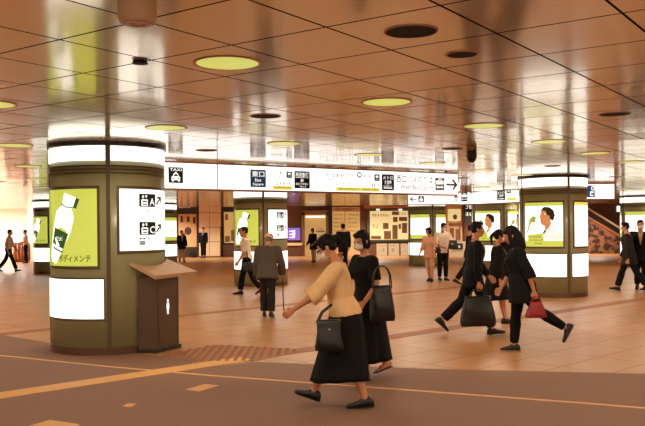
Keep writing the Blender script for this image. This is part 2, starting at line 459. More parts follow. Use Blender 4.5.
bm = bmesh.new(); loft(bm, [((0,0,z), (r,0,0), (0,r,0)) for r, z in ((.075, 0), (.078, -.05), (.078, -.11))], 20); obj('housing', bm, M_dark, t, True)
bm = bmesh.new(); ball(bm, (0, 0, -.11), (.072, .072, .075)); obj('dome', bm, mat('black_glass', (14, 10, 8), .08), t, True)

# ------------------------------------------------------------------ lit advertising columns
CR_ = .755; AZ = R_(12)
def cyl(s, t, h):            # s in radians of arc measured from the seam, to the viewer's right
    return Vector(((CR_+h)*math.sin(s), -(CR_+h)*math.cos(s), t))
def arcband(a0, a1, z0, z1, h0, h1, step=R_(5)):
    """curved slab between two angles"""
    bm = bmesh.new(); n = max(2, int(abs(a1-a0)/step)); rows = []
    for i in range(n+1):
        a = a0 + (a1-a0)*i/n
        rows.append([bm.verts.new(cyl(a, z, h)) for z, h in ((z0, h0), (z1, h0), (z1, h1), (z0, h1))])
    for r0, r1 in zip(rows, rows[1:]):
        for k in range(4): bm.faces.new((r0[k], r1[k], r1[(k+1) % 4], r0[(k+1) % 4]))
    bm.faces.new(rows[0]); bm.faces.new(rows[-1][::-1])
    return bm
def ringbm(z0, z1, r0, r1, n=56):
    bm = bmesh.new(); annulus(bm, r0, r1, z0, z1, n); return bm
ME = {}                       # shared meshes of the plain parts
def shared(key, make, name, m, parent, smooth=True):
    if key not in ME:
        o = obj(name, make(), m, parent, smooth); ME[key] = o.data; return o
    return link(name, ME[key], None, parent)
ARC0, ARC1 = R_(10.5), R_(79)
ZA0, ZA1 = 1.146, 2.137
def bottle_art(fr, q):
    a0, a1 = q
    W = a1 - a0
    def S(x, y): return (a0 + W*x, ZA0 + (ZA1-ZA0)*y)
    def poly(*pts): return P_poly([S(*p) for p in pts])
    me = W * .07
    ink('print', [P_rects(*S(0,0)[:1], S(1,0)[0], ZA0, ZA1, 12)], cyl, .0125, M_lime, fr)
    ink('print', [poly((0,0),(.2,0),(.06,.4),(.16,.62),(.1,1),(0,1))], cyl, .0135, M_green, fr, me)
    ink('bottle', [poly((.46,.80),(.62,.76),(.66,.62),(.60,.43),(.44,.2),(.29,.03),(.15,.06),(.12,.16),(.18,.36),(.26,.58),(.32,.72))], cyl, .0145, M_pic, fr, me)
    ink('bottle_label', [poly((.27,.51),(.57,.42),(.44,.17),(.21,.235),(.19,.3)), ], cyl, .0155, M_dkgreen, fr, me)
    ink('bottle_label', [poly((.21,.30),(.46,.225),(.435,.195),(.20,.265))], cyl, .0165, M_pic, fr, me)
    ink('bottle_label', P_scribble(S(.30,0)[0], S(.47,0)[0], S(0,.33)[1], S(0,.39)[1], 4), cyl, .0165, M_pic, fr, me)
    ink('bottle_cap', [poly((.50,.955),(.70,.885),(.65,.765),(.45,.80))], cyl, .0155, M_pic, fr, me)
    ink('bottle_cap', [poly((.70,.885),(.755,.865),(.70,.74),(.65,.765)), poly((.44,.835),(.46,.81),(.56,.765),(.66,.765),(.66,.755),(.56,.75),(.44,.80))], cyl, .016, M_dkgreen, fr, me)
    ink('lettering', [P_text('ボディメンテ', S(.38,0)[0], S(.91,0)[0], S(0,.052)[1], S(0,.15)[1])], cyl, .0165, M_ink, fr, me)
def map_art(fr, q):
    a0, a1 = q; W = a1 - a0
    # artwork laid out over the arc as measured on the nearest column
    def A(deg): return R_(deg)
    z = lambda v: 1.6 + (230.6 - v)/790*10.08
    ink('print', [P_rects(a0, a1, 1.335, ZA1, 12)], cyl, .0125, M_pic, fr)
    for i, (vt, vb, ch) in enumerate(((193, 206.5, 'A'), (222, 235.5, 'C'))):
        zt, zb = z(vt), z(vb)
        ink('pictogram', [P_round(A(30.5), A(52.5), zb, zt, .02)], cyl, .014, M_ink, fr, .06)
        cab, men = P_lift(A(32.5), A(41.5), zb + .012, zt - .012)
        ink('pictogram', cab, cyl, .0155, M_inkw, fr, .06); ink('pictogram', men, cyl, .017, M_ink, fr, .06)
        ink('lettering', [P_text(ch, A(43.5), A(51), zb + .02, zb + .115)], cyl, .0155, M_inkw, fr)
        ac = A(58.5); ink('arrow', [([(ac + (x - ac)*1.75, y) for x, y in vs], fs) for vs, fs in P_arrow(ac, (zt+zb)/2, .135, R_(48), .026)], cyl, .0155, M_ink, fr, .06)
    ink('lettering', P_scribble(A(31), A(56), z(213.2), z(209), 5), cyl, .0155, M_grey, fr, .06)
    ink('lettering', P_scribble(A(31), A(60), z(216.3), z(214), 6), cyl, .0155, M_grey, fr, .06)
    ink('pictogram', [P_rect(A(30.5), A(37.5), z(245.5), z(238.3))], cyl, .014, M_ink, fr, .06)
    ink('pictogram', P_bus(A(30.5), A(37.5), z(245.5), z(238.3)), cyl, .0155, M_inkw, fr)
    ink('lettering', [P_text('西口バスのりば', A(40), A(66), z(242.1), z(237.6))], cyl, .0155, M_ink, fr)
    ink('lettering', P_scribble(A(40), A(64), z(244.9), z(243), 8), cyl, .0155, M_grey, fr, .06)
def drink_art(fr, q):
    a0, a1 = q; W = a1 - a0
    def S(x, y): return (a0 + W*x, ZA0 + (ZA1-ZA0)*y)
    def poly(*pts): return P_poly([S(*p) for p in pts])
    me = W * .07
    ink('print', [P_rects(a0, a1, ZA0, ZA1, 12)], cyl, .0125, M_pic, fr)
    ink('lime_strip', [P_rects(a0, a1, ZA0 + .92*(ZA1-ZA0), ZA1, 12)], cyl, .0135, M_lime, fr, me); ink('lime_strip', [P_rects(a0, a1, ZA0, ZA0+.13*(ZA1-ZA0), 12)], cyl, .0135, M_lime, fr, me); ink('lime_strip', [poly((.1,.13),(.1,.27),(.55,.3),(.55,.13))], cyl, .0135, M_lime, fr, me)
    ink('print', [poly((.42,.33),(.58,.36),(.72,.47),(.98,.36),(1,.17),(.62,.16),(.48,.2))], cyl, .0135, M_pale, fr, me)       # white shirt
    ink('print', [poly((.50,.86),(.62,.86),(.70,.7),(.72,.5),(.66,.42),(.58,.36),(.57,.46),(.5,.5),(.455,.56),(.47,.62),(.44,.66),(.47,.74))], cyl, .0145, M_skinp, fr, me)   # face and neck
    ink('print', [poly((.09,.3),(.06,.32),(.13,.5),(.2,.66),(.33,.6),(.35,.55),(.22,.55),(.17,.47))], cyl, .0145, M_skinp, fr, me)   # arm and hand
    ink('print', [poly((.46,.80),(.55,.9),(.68,.89),(.78,.82),(.81,.7),(.77,.58),(.70,.62),(.68,.70),(.62,.72),(.6,.8),(.52,.82))], cyl, .0155, M_hairp, fr, me)   # hair
    ink('bottle', [poly((.14,.60),(.26,.70),(.34,.68),(.35,.62),(.25,.57),(.17,.545))], cyl, .0165, M_green, fr, me)
    ink('bottle', [poly((.34,.68),(.43,.63),(.43,.615),(.35,.62))], cyl, .017, M_pale, fr, me)
    ink('print', [poly((.52,.28),(.57,.4),(.6,.35),(.56,.3))], cyl, .0155, M_hairp, fr, me)
    ink('lettering', P_scribble(S(.14,0)[0], S(.5,0)[0], S(0,.2)[1], S(0,.25)[1], 3) + P_scribble(S(.14,0)[0], S(.52,0)[0], S(0,.13)[1], S(0,.17)[1], 4) + P_scribble(S(.3,0)[0], S(.5,0)[0], S(0,.05)[1], S(0,.09)[1], 5), cyl, .015, M_dkgreen, fr, me)
def notice_art(fr, q):
    a0, a1 = q; W = a1 - a0
    def S(x, y): return (a0 + W*x, ZA0 + (ZA1-ZA0)*y)
    ink('print', [P_rects(a0, a1, ZA0, ZA1, 12)], cyl, .0125, M_pic, fr)
    ink('print', [P_rects(a0, a1, S(0,.93)[1], ZA1, 12)], cyl, .0135, M_yel, fr)
    ink('lettering', P_scribble(S(.05,0)[0], S(.8,0)[0], S(0,.88)[1], S(0,.915)[1], 3), cyl, .014, M_grey, fr, .06)
    for k in range(6):
        ink('lettering', P_scribble(S(.08 + .1*(k % 2),0)[0], S(.4 + .09*k,0)[0], S(0,.72-.12*k)[1], S(0,.76-.12*k)[1], 20+k), cyl, .014, M_red if k % 2 else M_grey, fr, .06)
def green_art(fr, q):
    a0, a1 = q; W = a1 - a0
    def S(x, y): return (a0 + W*x, ZA0 + (ZA1-ZA0)*y)
    ink('print', [P_rects(a0, a1, ZA0, ZA1, 12)], cyl, .0125, M_pic, fr)
    ink('lime_strip', [P_rects(a0, a1, ZA0, S(0,.16)[1], 12)], cyl, .0135, M_lime, fr); ink('lime_strip', [P_rects(a0, a1, S(0,.86)[1], ZA1, 12)], cyl, .0135, M_lime, fr)
    ink('lettering', P_scribble(S(.1,0)[0], S(.7,0)[0], S(0,.75)[1], S(0,.82)[1], 13), cyl, .0145, M_green, fr, .06)
    ink('print', P_scribble(S(.08,0)[0], S(.92,0)[0], S(0,.3)[1], S(0,.45)[1], 14), cyl, .0145, M_dkgreen, fr, .06)
ARTS = dict(bottle=bottle_art, map=map_art, drink=drink_art, notice=notice_art, green=green_art)
def column(x, y, label, left, right, low_right=True, low_left=True, az=R_(10.5)):
    t = thing('advertising_column', label, 'column', (x, y, 0), az, 'round lit advertising columns', 'thing')
    shared('shaft', lambda: ringbm(0.0, 2.748, .3, CR_), 'shaft', M_col, t)
    shared('rim', lambda: ringbm(2.70, 2.75, CR_ - .1, CR_ + .035), 'top_rim', M_dark, t, False)
    for z in (2.425, 2.38, 2.335): shared('g%.3f' % z, lambda z=z: ringbm(z, z + .018, CR_ - .1, CR_ + .012), 'groove_ring', M_frame, t)
    shared('base', lambda: ringbm(0.001, .10, CR_ - .1, CR_ + .012), 'base_ring', M_base, t, False)
    for k in range(4):
        o = R_(90*k)
        b = shared('band%d' % k, lambda: arcband(o - R_(87.5), o - R_(2.5), 2.50, 2.69, -.01, .012), 'light_band', M_band, t)
        shared('mul%d' % k, lambda: arcband(o - R_(1.8), o + R_(1.8), .1, 2.70, -.01, .012), 'mullion', M_frame, t, False)
        if not (k == 1 and not low_right) and not (k == 0 and not low_left):
            f = shared('lowf%d' % k, lambda: arcband(o - R_(85), o - R_(4), .44, 1.0, -.01, .008), 'panel_frame', M_frame, t, False)
            shared('low%d' % k, lambda: arcband(o - R_(84), o - R_(5), .47, .975, 0, .014), 'light_panel', M_white, f)
        a0, a1 = o - R_(90) + ARC0, o - ARC0
        z0 = 1.335 if ((left, right)[k] if k < 2 else '') == 'map' else ZA0
        f = shared('fr%d%.2f' % (k, z0), lambda: arcband(a0 - R_(2.4), a1 + R_(2.4), z0 - .04, ZA1 + .04, -.01, .011), 'poster_frame', M_frame, t, False)
        kind = left if k == 0 else right if k == 1 else 'green'
        ARTS[kind](f, (a0, a1))
    return t
names = [
 (0, 'bottle', 'map', 'large round column nearest us with a green bottle advert and white direction panel'),
 (1, 'bottle', 'map', 'round column behind the old man with a bottle advert and lettered direction panel'),
 (2, 'drink', 'notice', 'round column right of centre with an advert of a man drinking'),
 (3, 'bottle', 'green', 'round column at the far left, half hidden behind the nearest column'),
 (4, 'bottle', 'green', 'distant round column just right of the nearest column, mostly hidden behind it'),
 (5, 'green', 'green', 'distant green column behind the couple standing beneath the small arrow sign'),
 (6, 'drink', 'drink', 'round column behind the three dark dressed walkers with a drinking advert'),
 (7, 'green', 'green', 'round column cut by the right picture edge behind the two suited men')]
for k, l, r, lab in names:
    column(CENT[k][0], CENT[k][1], lab, l, r, low_right=(k != 0), az=R_(15.3 if k == 0 else 10.5))

# ------------------------------------------------------------------ information stand against the nearest column
t = thing('information_stand', 'brown information stand with a slanted top against the nearest column', 'information stand', (-2.2, 10.45, 0))
cc = Vector(CENT[0]); O2 = Vector((-2.2, 10.45))
def on_col(az, r=.782): return Vector((cc.x + r*math.sin(R_(az)), cc.y - r*math.cos(R_(az))))
e1 = Vector((.41, .912)); fa = Vector((-2.17, 10.28)); fb = fa + e1*.5
pts = [on_col(43), fa, fb] + [on_col(a) for a in range(86, 43, -7)]
bm = bmesh.new(); prism(bm, [p - O2 for p in pts], .001, .985); obj('pedestal', bm, M_stand, t)
bm = bmesh.new(); prism(bm, [p - O2 for p in [on_col(42, .80), fa + Vector((.012, -.03)), fb + Vector((.03, .01))] + [on_col(a, .80) for a in range(86, 43, -7)]], .001, .05); obj('plinth', bm, M_dark, t)
Fp, Rp, Lp = Vector((-2.16, 10.17, .965)), Vector((-1.76, 11.05, .975)), Vector((-2.53, 10.18, 1.15))
nn = (Rp-Fp).cross(Lp-Fp)
zpl = lambda p: Fp.z - (nn.x*(p.x-Fp.x) + nn.y*(p.y-Fp.y))/nn.z
pp = [Vector((Fp.x, Fp.y)), Vector((Rp.x, Rp.y))] + [on_col(a) for a in range(98, 30, -7)]
bm = bmesh.new(); prism(bm, [p - O2 for p in pp], 0, .045)
for i, v in enumerate(bm.verts): v.co.z += zpl(Vector((v.co.x + O2.x, v.co.y + O2.y)))
obj('slanted_top', bm, M_stand2, t)
def stand_map(s, h, d):
    p = fa + e1*s - O2 + Vector((e1.y, -e1.x))*d; return Vector((p.x, p.y, h))
ink('pictogram', [P_ell(.25, .665, .022, .022, 12), P_poly([(.225,.635),(.275,.635),(.285,.56),(.27,.555),(.27,.48),(.255,.48),(.25,.55),(.245,.48),(.23,.48),(.23,.555),(.215,.56)])], stand_map, .002, M_inkw, t)
bm = bmesh.new()
fc = (fa + fb)/2 - O2
for s0, s1, h0, h1 in ((.03, .47, .93, .935), (.03, .035, .07, .935), (.465, .47, .07, .935)):
    ps = [stand_map(s0, h0, .0005), stand_map(s1, h0, .0005), stand_map(s1, h0, .003), stand_map(s0, h0, .003)]
    prism(bm, [(p.x, p.y) for p in ps], h0, h1)
obj('door_seam', bm, M_dark, t)

# ------------------------------------------------------------------ hanging signs
class Sign:
    def __init__(s, name, label, P0, phi, s0, s1, z0, z1, depth=.16, hang=True, m=None, group=None):
        s.P0 = Vector(P0); s.d = Vector((math.cos(R_(phi)), math.sin(R_(phi))))
        s.t = thing(name, label, 'sign', (P0[0], P0[1], 0), R_(phi), group)
        s.s0, s.s1, s.z0, s.z1 = s0, s1, z0, z1
        obj('housing', boxbm(s0 - .015, s1 + .015, .012, depth, z0 - .03, z1 + .03, bev=.006), M_house, s.t)
        obj('face', boxbm(s0, s1, 0, .02, z0, z1), m or M_sign, s.t)
        if hang:
            for x in [s0 + .25, (s0+s1)/2, s1 - .25] if s1 - s0 > 3 else [s0 + .2, s1 - .2]:
                obj('hanger', boxbm(x - .02, x + .02, depth*.4, depth*.6, z1 + .02, 2.75), M_dark, s.t)
    def loc(s, u, v):
        r = ray(u, v); q = (r.x*s.P0.y - s.P0.x)/(s.d.x - r.x*s.d.y); k = s.P0.y + q*s.d.y
        return q, EYE + r.z*k
    def m(s, a, b, h): return Vector((a, -h, b))
    def put(s, name, polys, h, mt): return ink(name, polys, s.m, h, mt, s.t)
    def R(s, u0, u1, v0, v1):
        um, vm = (u0+u1)/2, (v0+v1)/2
        return s.loc(u0, vm)[0], s.loc(u1, vm)[0], s.loc(um, v1)[1], s.loc(um, v0)[1]
S = Sign('hanging_sign', 'long white hanging sign running from the taxi symbol to a black right arrow', (-2.42, 12.95), 33.5, -.75, 6.28, 2.285, 2.70)
x0, x1, z0, z1 = -.03, .295, 2.325, 2.655
def sub(r, a, b, c, d): return (r[0] + (r[1]-r[0])*a, r[0] + (r[1]-r[0])*b, r[2] + (r[3]-r[2])*c, r[2] + (r[3]-r[2])*d)
r = S.R(168.3, 183, 167.2, 183); S.put('pictogram', [P_rect(*r)], .003, M_ink)
S.put('lettering', [P_text('TAXI', *sub(r, .1, .9, .76, .94))], .005, M_inkw)
b_, h_ = P_taxi(*sub(r, .15, .85, .08, .70)); S.put('pictogram', b_, .005, M_inkw); S.put('pictogram', h_, .007, M_ink)
xs = S.loc(217.5, 176)[0]; S.put('panel_joint', [P_rect(xs - .008, xs + .008, 2.285, 2.70)], .003, M_grey)
r = S.R(250.2, 265.8, 169.6, 187.2); S.put('pictogram', [P_round(*r, .02)], .003, M_blue)
S.put('lettering', [P_text('東口', *sub(r, .1, .9, .58, .92)), P_text('East', *sub(r, .3, .7, .32, .5)), P_text('Square', *sub(r, .16, .84, .06, .25))], .005, M_inkw)
r = S.R(271, 285, 171, 178); S.put('lettering', P_scribble(*sub(r, 0, 1, .5, 1), 31) + P_scribble(*sub(r, .1, 1, 0, .35), 32), .003, M_grey)
r = S.R(286.3, 292, 171.5, 178); S.put('pictogram', [P_round(*r, .015)], .003, M_ink); S.put('pictogram', P_train(*r), .005, M_inkw)
r = S.R(272, 292, 181, 185.2); S.put('lettering', P_scribble(*r, 33), .003, M_grey)
r = S.R(272.5, 292.3, 186, 189.8); S.put('stripe', [P_rect(*r)], .003, M_yel); S.put('lettering', P_scribble(*sub(r, .1, .95, .35, .85), 34), .005, M_grey)
r = S.R(271, 292, 179.2, 179.6); S.put('stripe', [P_rect(*r)], .003, M_grey)
r = S.R(294.3, 309.7, 171.2, 188.5); S.put('pictogram', [P_round(*r, .02)], .003, M_ink)
S.put('lettering', [P_text('西武新宿', *sub(r, .08, .92, .6, .93)), P_text('駅', *sub(r, .4, .6, .36, .55))] + P_scribble(*sub(r, .08, .94, .2, .33), 35) + P_scribble(*sub(r, .25, .75, .05, .17), 36), .005, M_inkw)
r = S.R(319, 372, 172.8, 181.5); S.put('lettering', P_scribble(*sub(r, 0, .65, .45, .95), 37) + P_scribble(*sub(r, .83, 1, .5, .9), 38) + P_scribble(*sub(r, 0, .95, .05, .3), 39), .003, M_grey)
q = S.loc(359.3, 174.9); S.put('pictogram', [P_ell(q[0], q[1], .055, .055)], .004, M_ink); S.put('pictogram', [P_ell(q[0], q[1], .03, .03)], .006, M_sign)
r = S.R(312, 379, 181.6, 182); S.put('stripe', [P_rect(*r)], .003, M_grey)
r = S.R(336, 379, 183, 187); S.put('lettering', P_scribble(*sub(r, 0, .46, 0, 1), 40) + P_scribble(*sub(r, .6, 1, 0, 1), 41), .003, M_grey)
r = S.R(336, 379.5, 187.6, 191.3); S.put('stripe', [P_rect(*r)], .003, M_yel); S.put('lettering', P_scribble(*sub(r, .08, .5, .3, .85), 42) + P_scribble(*sub(r, .6, .97, .3, .85), 43), .005, M_grey)
r = S.R(374.2, 379.6, 174.3, 181); S.put('pictogram', [P_round(*r, .015)], .003, M_ink); S.put('pictogram', P_train(*r), .005, M_inkw)
r = S.R(381.6, 394, 174.3, 190.5); S.put('pictogram', [P_round(*r, .03)], .003, M_ink)
S.put('lettering', [P_text('メトロ', *sub(r, .1, .9, .68, .9)), P_text('食堂街', *sub(r, .2, .8, .38, .62)), P_rect(*sub(r, .16, .84, .12, .18))] + P_scribble(*sub(r, .15, .85, .2, .32), 44), .005, M_inkw)
r = S.R(396.5, 433, 175.6, 190); S.put('lettering', [P_text('西口バスのりば', *sub(r, 0, 1, .48, 1)), P_text('West Bus Station', *sub(r, .1, 1, .02, .38))], .003, M_ink)
r = S.R(435.2, 444.3, 178, 190.5); S.put('pictogram', [P_rect(*r)], .003, M_ink); S.put('pictogram', P_bus(*r), .005, M_inkw)
q = S.loc(451.5, 184.7); S.put('arrow', P_arrow(q[0], q[1], .30, 0, .05), .003, M_ink)

S = Sign('arrow_sign', 'small white sign with a left arrow hanging under and behind the long sign', (2.83, 26), 2, 0, 1.72, 2.37, 2.70, .12)
q = S.loc(413.5, 199.2); S.put('arrow', P_arrow(q[0], q[1], .22, math.pi, .035), .003, M_ink)
r = S.R(418.3, 424, 196, 202.5); S.put('pictogram', [P_round(*r, .02)], .003, M_ink); S.put('pictogram', [P_rect(*sub(r, .2, .8, .15, .6)), P_rect(*sub(r, .35, .65, .65, .85))], .005, M_inkw)
xs = S.loc(434, 199)[0]; S.put('panel_joint', [P_rect(xs - .01, xs + .01, 2.37, 2.70)], .003, M_grey)
q = S.loc(456, 198.8); S.put('arrow', P_arrow(q[0], q[1], .24, math.pi/2, .035), .003, M_ink)

S = Sign('bus_sign', 'angled white bus station sign right of the black arrow', (4.1, 23.6), -50, 0, 2.6, 2.29, 2.62, .12)
r = S.R(461.3, 467.6, 192.8, 201.5); S.put('pictogram', [P_rect(*r)], .003, M_ink); S.put('pictogram', P_bus(*r), .005, M_inkw)
r = S.R(469.5, 494, 191.5, 200.4); S.put('lettering', [P_text('西口バスのりば', *sub(r, 0, 1, .5, 1)), P_text('West Bus Station', *sub(r, .05, .95, .05, .38))], .003, M_ink)
r = S.R(497, 505.3, 190.4, 200.3); S.put('pictogram', [P_round(*r, .03)], .003, M_ink); S.put('lettering', [P_text('メトロ', *sub(r, .1, .9, .64, .9)), P_text('食堂街', *sub(r, .2, .8, .34, .58)), P_rect(*sub(r, .16, .84, .12, .18))], .005, M_inkw)
r = S.R(506.5, 511, 189.6, 193.5); S.put('pictogram', [P_round(*r, .015)], .003, M_ink); S.put('pictogram', P_train(*r), .005, M_inkw)
r = S.R(507, 516, 195, 199); S.put('lettering', P_scribble(*sub(r, 0, 1, .5, 1), 45), .003, M_grey); S.put('stripe', [P_rect(*sub(r, 0, 1, -.4, .3))], .003, M_yel)

S = Sign('exit_sign', 'white sign with a blue patch hanging right of the drinking man column', (6.3, 20.8), 4, 0, 1.43, 2.32, 2.76 - .06, .12)
r = S.R(584, 594.8, 185.4, 197.3); S.put('pictogram', [P_rect(*r)], .003, M_navy)
S.put('pictogram', [P_ell(*( (sub(r, .72, 1, 0, 1)[0] + sub(r, .9, 1, 0, 1)[0])/2, r[2] + (r[3]-r[2])*.76 ), .05, .06), P_rect(*sub(r, .55, .9, .36, .5)), P_rect(*sub(r, .55, .65, .1, .42)), P_rect(*sub(r, .66, .84, .1, .22))], .005, M_inkw)
S.put('pictogram', [P_ell((sub(r, .72, 1, 0, 1)[0] + sub(r, .9, 1, 0, 1)[0])/2, r[2] + (r[3]-r[2])*.76, .025, .03)], .007, M_navy)

# ------------------------------------------------------------------ rear wall fittings
YW = 46.5
def wbox(u0, u1, v0, v1, y0, y1, bev=0.0):
    """box between depths y0 (front) and y1 whose front face covers the measured patch"""
    a = at_y(u0, (v0+v1)/2, y0); b = at_y(u1, (v0+v1)/2, y0)
    um = (u0+u1)/2
    return boxbm(a.x, b.x, y0, y1, max(0.002, at_y(um, v1, y0).z), min(3.13, at_y(um, v0, y0).z), bev=bev)
def wink(name, polys, y, m, parent):
    """polys given in pixels (u, v) on the plane y"""
    out = []
    for vs, fs in polys:
        out.append(([(at_y(u, v, y).x, at_y(u, v, y).z) for u, v in vs], [f[::-1] for f in fs]))
    return ink(name, out, lambda a, b, h: Vector((a, y - h, b)), .004, m, parent)
def P_scr_px(u0, u1, v0, v1, seed): return P_scribble(u0, u1, v0, v1, seed)
M_glow = mat('lit_shop', (226, 178, 106), .5, emit=.55)
M_glow2 = mat('lit_shop_pale', (240, 214, 150), .5, emit=.75)
M_paper = mat('pale_paper', (236, 208, 168), .6, emit=.25)
M_steel = mat('door_metal', (150, 116, 84), .35, metal=.5)
M_purple = mat('screen_purple', (132, 92, 178), .4, emit=1.0)
M_tanw2 = mat('tan_board', (236, 184, 132), .5)
M_scrn = mat('screen_white', (236, 226, 246), .4, emit=1.2)

t = thing('notice_board', 'dark headed board with a tan poster left of the stone pillar', 'notice board', (0, 0, 0))
obj('cabinet', wbox(177.5, 198, 202, 258, 46.0, 46.48), mat('board_dark', (58, 50, 38), .5), t)
wink('lettering', P_scr_px(179, 190, 208, 205.6, 51), 45.99, M_pale, t)
obj('poster', wbox(178.5, 196.5, 214, 247, 45.95, 46.0), M_tanw2, t)
for q_ in [P_rect(180.5, 182.8, 216, 222.5), P_rect(187, 189.5, 216.5, 222), P_rect(193, 195.6, 217, 223.5), P_ell(188, 231, 3.5, 4), P_rect(182, 185, 233, 240)]: wink('printed_mark', [q_], 45.94, mat('print_dark_brown', (84, 48, 36), .6), t)
for k, (u0, u1) in enumerate(((199, 209.3), (209.7, 220))):
    for j in range(4):
        v1 = 256 - j*14.5; v0 = max(v1 - 14, 201)
        if k == 0 and j == 0: t = thing('stone_pillar', 'tan stone clad pillar behind the man standing in a suit', 'pillar', (0, 0, 0), kind='thing')
        obj('stone_panel', wbox(u0, u1, v0, v1, 45.7, 46.2), M_tanw, t)
obj('pillar_core', wbox(198.8, 220.2, 200, 258.6, 45.75, 46.48), mat('stone_joint', (150, 100, 66), .6), t)
o = obj('suitcase', wbox(189, 197, 251, 259, 45.2, 45.5, bev=.1), M_dark)
tag(o, 'dark bag on the floor beside the standing man in a suit', 'bag')
t = thing('shop_window', 'narrow dark framed shop window left of the second bottle column', 'shop window', (0, 0, 0), kind='thing')
obj('frame', wbox(221.5, 236, 202, 259, 46.2, 46.48), M_dark, t)
obj('pane', wbox(224, 235, 212, 243, 46.1, 46.2), M_glow, t)
obj('cabinet', wbox(223, 235.5, 245, 259, 45.9, 46.2), mat('cabinet_brown', (96, 58, 44), .5), t)
for q_ in [P_rect(225, 230, 236, 242), P_rect(231, 234.5, 230, 241), P_rect(225, 228, 214, 220)]: wink('display_card', [q_], 46.09, M_steel, t)
t = thing('wall_screen', 'small purple glowing screen on the wall behind the old man', 'screen', (0, 0, 0))
obj('casing', wbox(287, 300.8, 227, 241, 46.2, 46.48), M_dark, t)
obj('display', wbox(287.6, 300.2, 227.8, 240.2, 46.17, 46.2), M_purple, t)
wink('print', P_scribble(289, 299.5, 238.5, 229.5, 52), 46.16, M_scrn, t)
t = thing('wall_bench', 'low brown ledge under the purple screen', 'ledge', (0, 0, 0))
obj('top', wbox(287, 302, 243, 245.5, 45.7, 46.48), M_tanw2, t); obj('front', wbox(287.4, 301.6, 245.6, 259.5, 45.8, 46.48), mat('ledge_brown', (92, 52, 40), .5), t)
t = thing('shop_entrance', 'lit shop entrance with a metal frame where a person walks in', 'shop entrance', (0, 0, 0), kind='thing')
for u0, u1 in ((301.5, 304.8), (326, 328.6)): obj('jamb', wbox(u0, u1, 212, 259.5, 46.0, 46.48), M_steel, t)
obj('lintel', wbox(301.5, 328.6, 210.5, 214.8, 46.0, 46.48), M_steel, t)
obj('interior', wbox(304.8, 326, 214.8, 259, 46.4, 46.49), M_glow, t)
obj('light_tube', wbox(306, 325, 216, 217.4, 46.3, 46.36), M_white, t)
for v in (231, 238): obj('shelf', wbox(316, 325, v, v + 1, 46.25, 46.4), M_steel, t)
for q_ in [P_rect(317, 319, 227, 231), P_rect(320, 323, 228, 231), P_rect(317, 320, 234, 238), P_rect(321, 324, 233.6, 238), P_rect(316.5, 325, 240, 257)]: wink('goods_item', [q_], 46.38, M_paper, t)
t = thing('poster_kiosk', 'shop front with a dark awning and two lit price boards behind the women', 'shop front', (0, 0, 0), kind='thing')
obj('post', wbox(328.8, 332, 201, 259.5, 45.9, 46.48), M_dark, t)
obj('awning', wbox(332, 360, 197, 206.3, 45.6, 46.48), mat('awning_dark', (26, 22, 20), .6), t)
obj('fascia', wbox(332, 360, 206.8, 211, 45.9, 46.48), M_tanw2, t); wink('lettering', P_scr_px(335, 357, 210.3, 208, 53), 45.89, M_ink, t)
for u0, u1, sd in ((332.5, 344.8, 54), (345.6, 360, 55)):
    b = obj('price_board', wbox(u0, u1, 211.5, 250, 46.1, 46.48), M_glow, t)
    wink('lettering', sum([P_scr_px(u0 + 1.5, u1 - 1.5, 215.5 + 4*i, 213.8 + 4*i, sd + 7*i) for i in range(5)], []), 46.09, mat('print_brown', (120, 72, 36), .6), b)
obj('counter', wbox(332, 360, 250, 259.5, 45.9, 46.48), M_tanw2, t)
t = thing('ticket_counter', 'glass fronted shop counter with pale notices under a lettered fascia', 'shop counter', (0, 0, 0), kind='thing')
obj('fascia', wbox(364, 410, 200.8, 208, 45.6, 46.48), mat('fascia_tan', (190, 132, 84), .5), t)
wink('lettering', [P_ell(386.7, 204.3, .9, .9)] + P_scr_px(388.5, 407.5, 206, 202.6, 56), 45.59, M_ink, t)
obj('window_frame', wbox(367, 409, 209, 241.5, 46.1, 46.48), mat('frame_greenish', (92, 84, 56), .5), t)
w = obj('window_glass', wbox(370, 408, 211, 239.6, 46.05, 46.1), M_glow2, t)
for q_ in [P_rect(392, 399, 211.5, 215), P_rect(393, 397.5, 217, 222), P_rect(399, 407, 217, 221), P_rect(392.4, 397.6, 225, 239), P_rect(398.6, 401, 224, 229), P_rect(402, 407, 223, 233), P_rect(371, 381, 236, 239), P_rect(383, 388.5, 223, 229), P_rect(384, 391, 231, 239)]: wink('display_card', [q_], 46.04, mat('display_brown', (150, 96, 60), .6, emit=.15), w)
wink('lettering', P_scr_px(372, 389, 216.5, 213.5, 57) + P_scr_px(399, 407, 214.6, 212, 58) + P_scr_px(372, 380, 228, 224, 59), 46.045, mat('print_tan', (176, 120, 66), .6), w)
for u, v in ((378, 209.6), (400.5, 209.6)): obj('spotlight', wbox(u - 1.6, u + 1.6, v - .6, v + .6, 45.9, 46.02), M_white, t)
obj('counter_top', wbox(366, 409, 241.2, 242.4, 45.7, 46.48), M_dark, t)
obj('counter_front', wbox(366.4, 408.6, 242.6, 259.8, 45.8, 46.48), mat('counter_brown', (110, 70, 48), .5), t)
for u0, u1, sd in ((376.6, 387.2, 60), (388.6, 399.2, 61), (400.8, 408, 62)):
    b = obj('notice', wbox(u0, u1, 243.6, 258.5, 45.74, 45.8), M_paper, t)
    wink('lettering', P_scr_px(u0 + 1.5, u1 - 2, 246.4, 244.8, sd) + P_scr_px(u0 + 3, u1 - 3, 252, 248, sd + 9), 45.735, mat('print_tan', (176, 120, 66), .6), b)
t = thing('ticket_machine', 'pale vending booth between the couple and the dark hanging banner', 'vending machine', (0, 0, 0))
obj('body', wbox(446.5, 462, 203, 258.5, 45.7, 46.48), M_tanw2, t)
obj('display', wbox(448, 461, 209, 221, 45.66, 45.7), M_glow2, t)
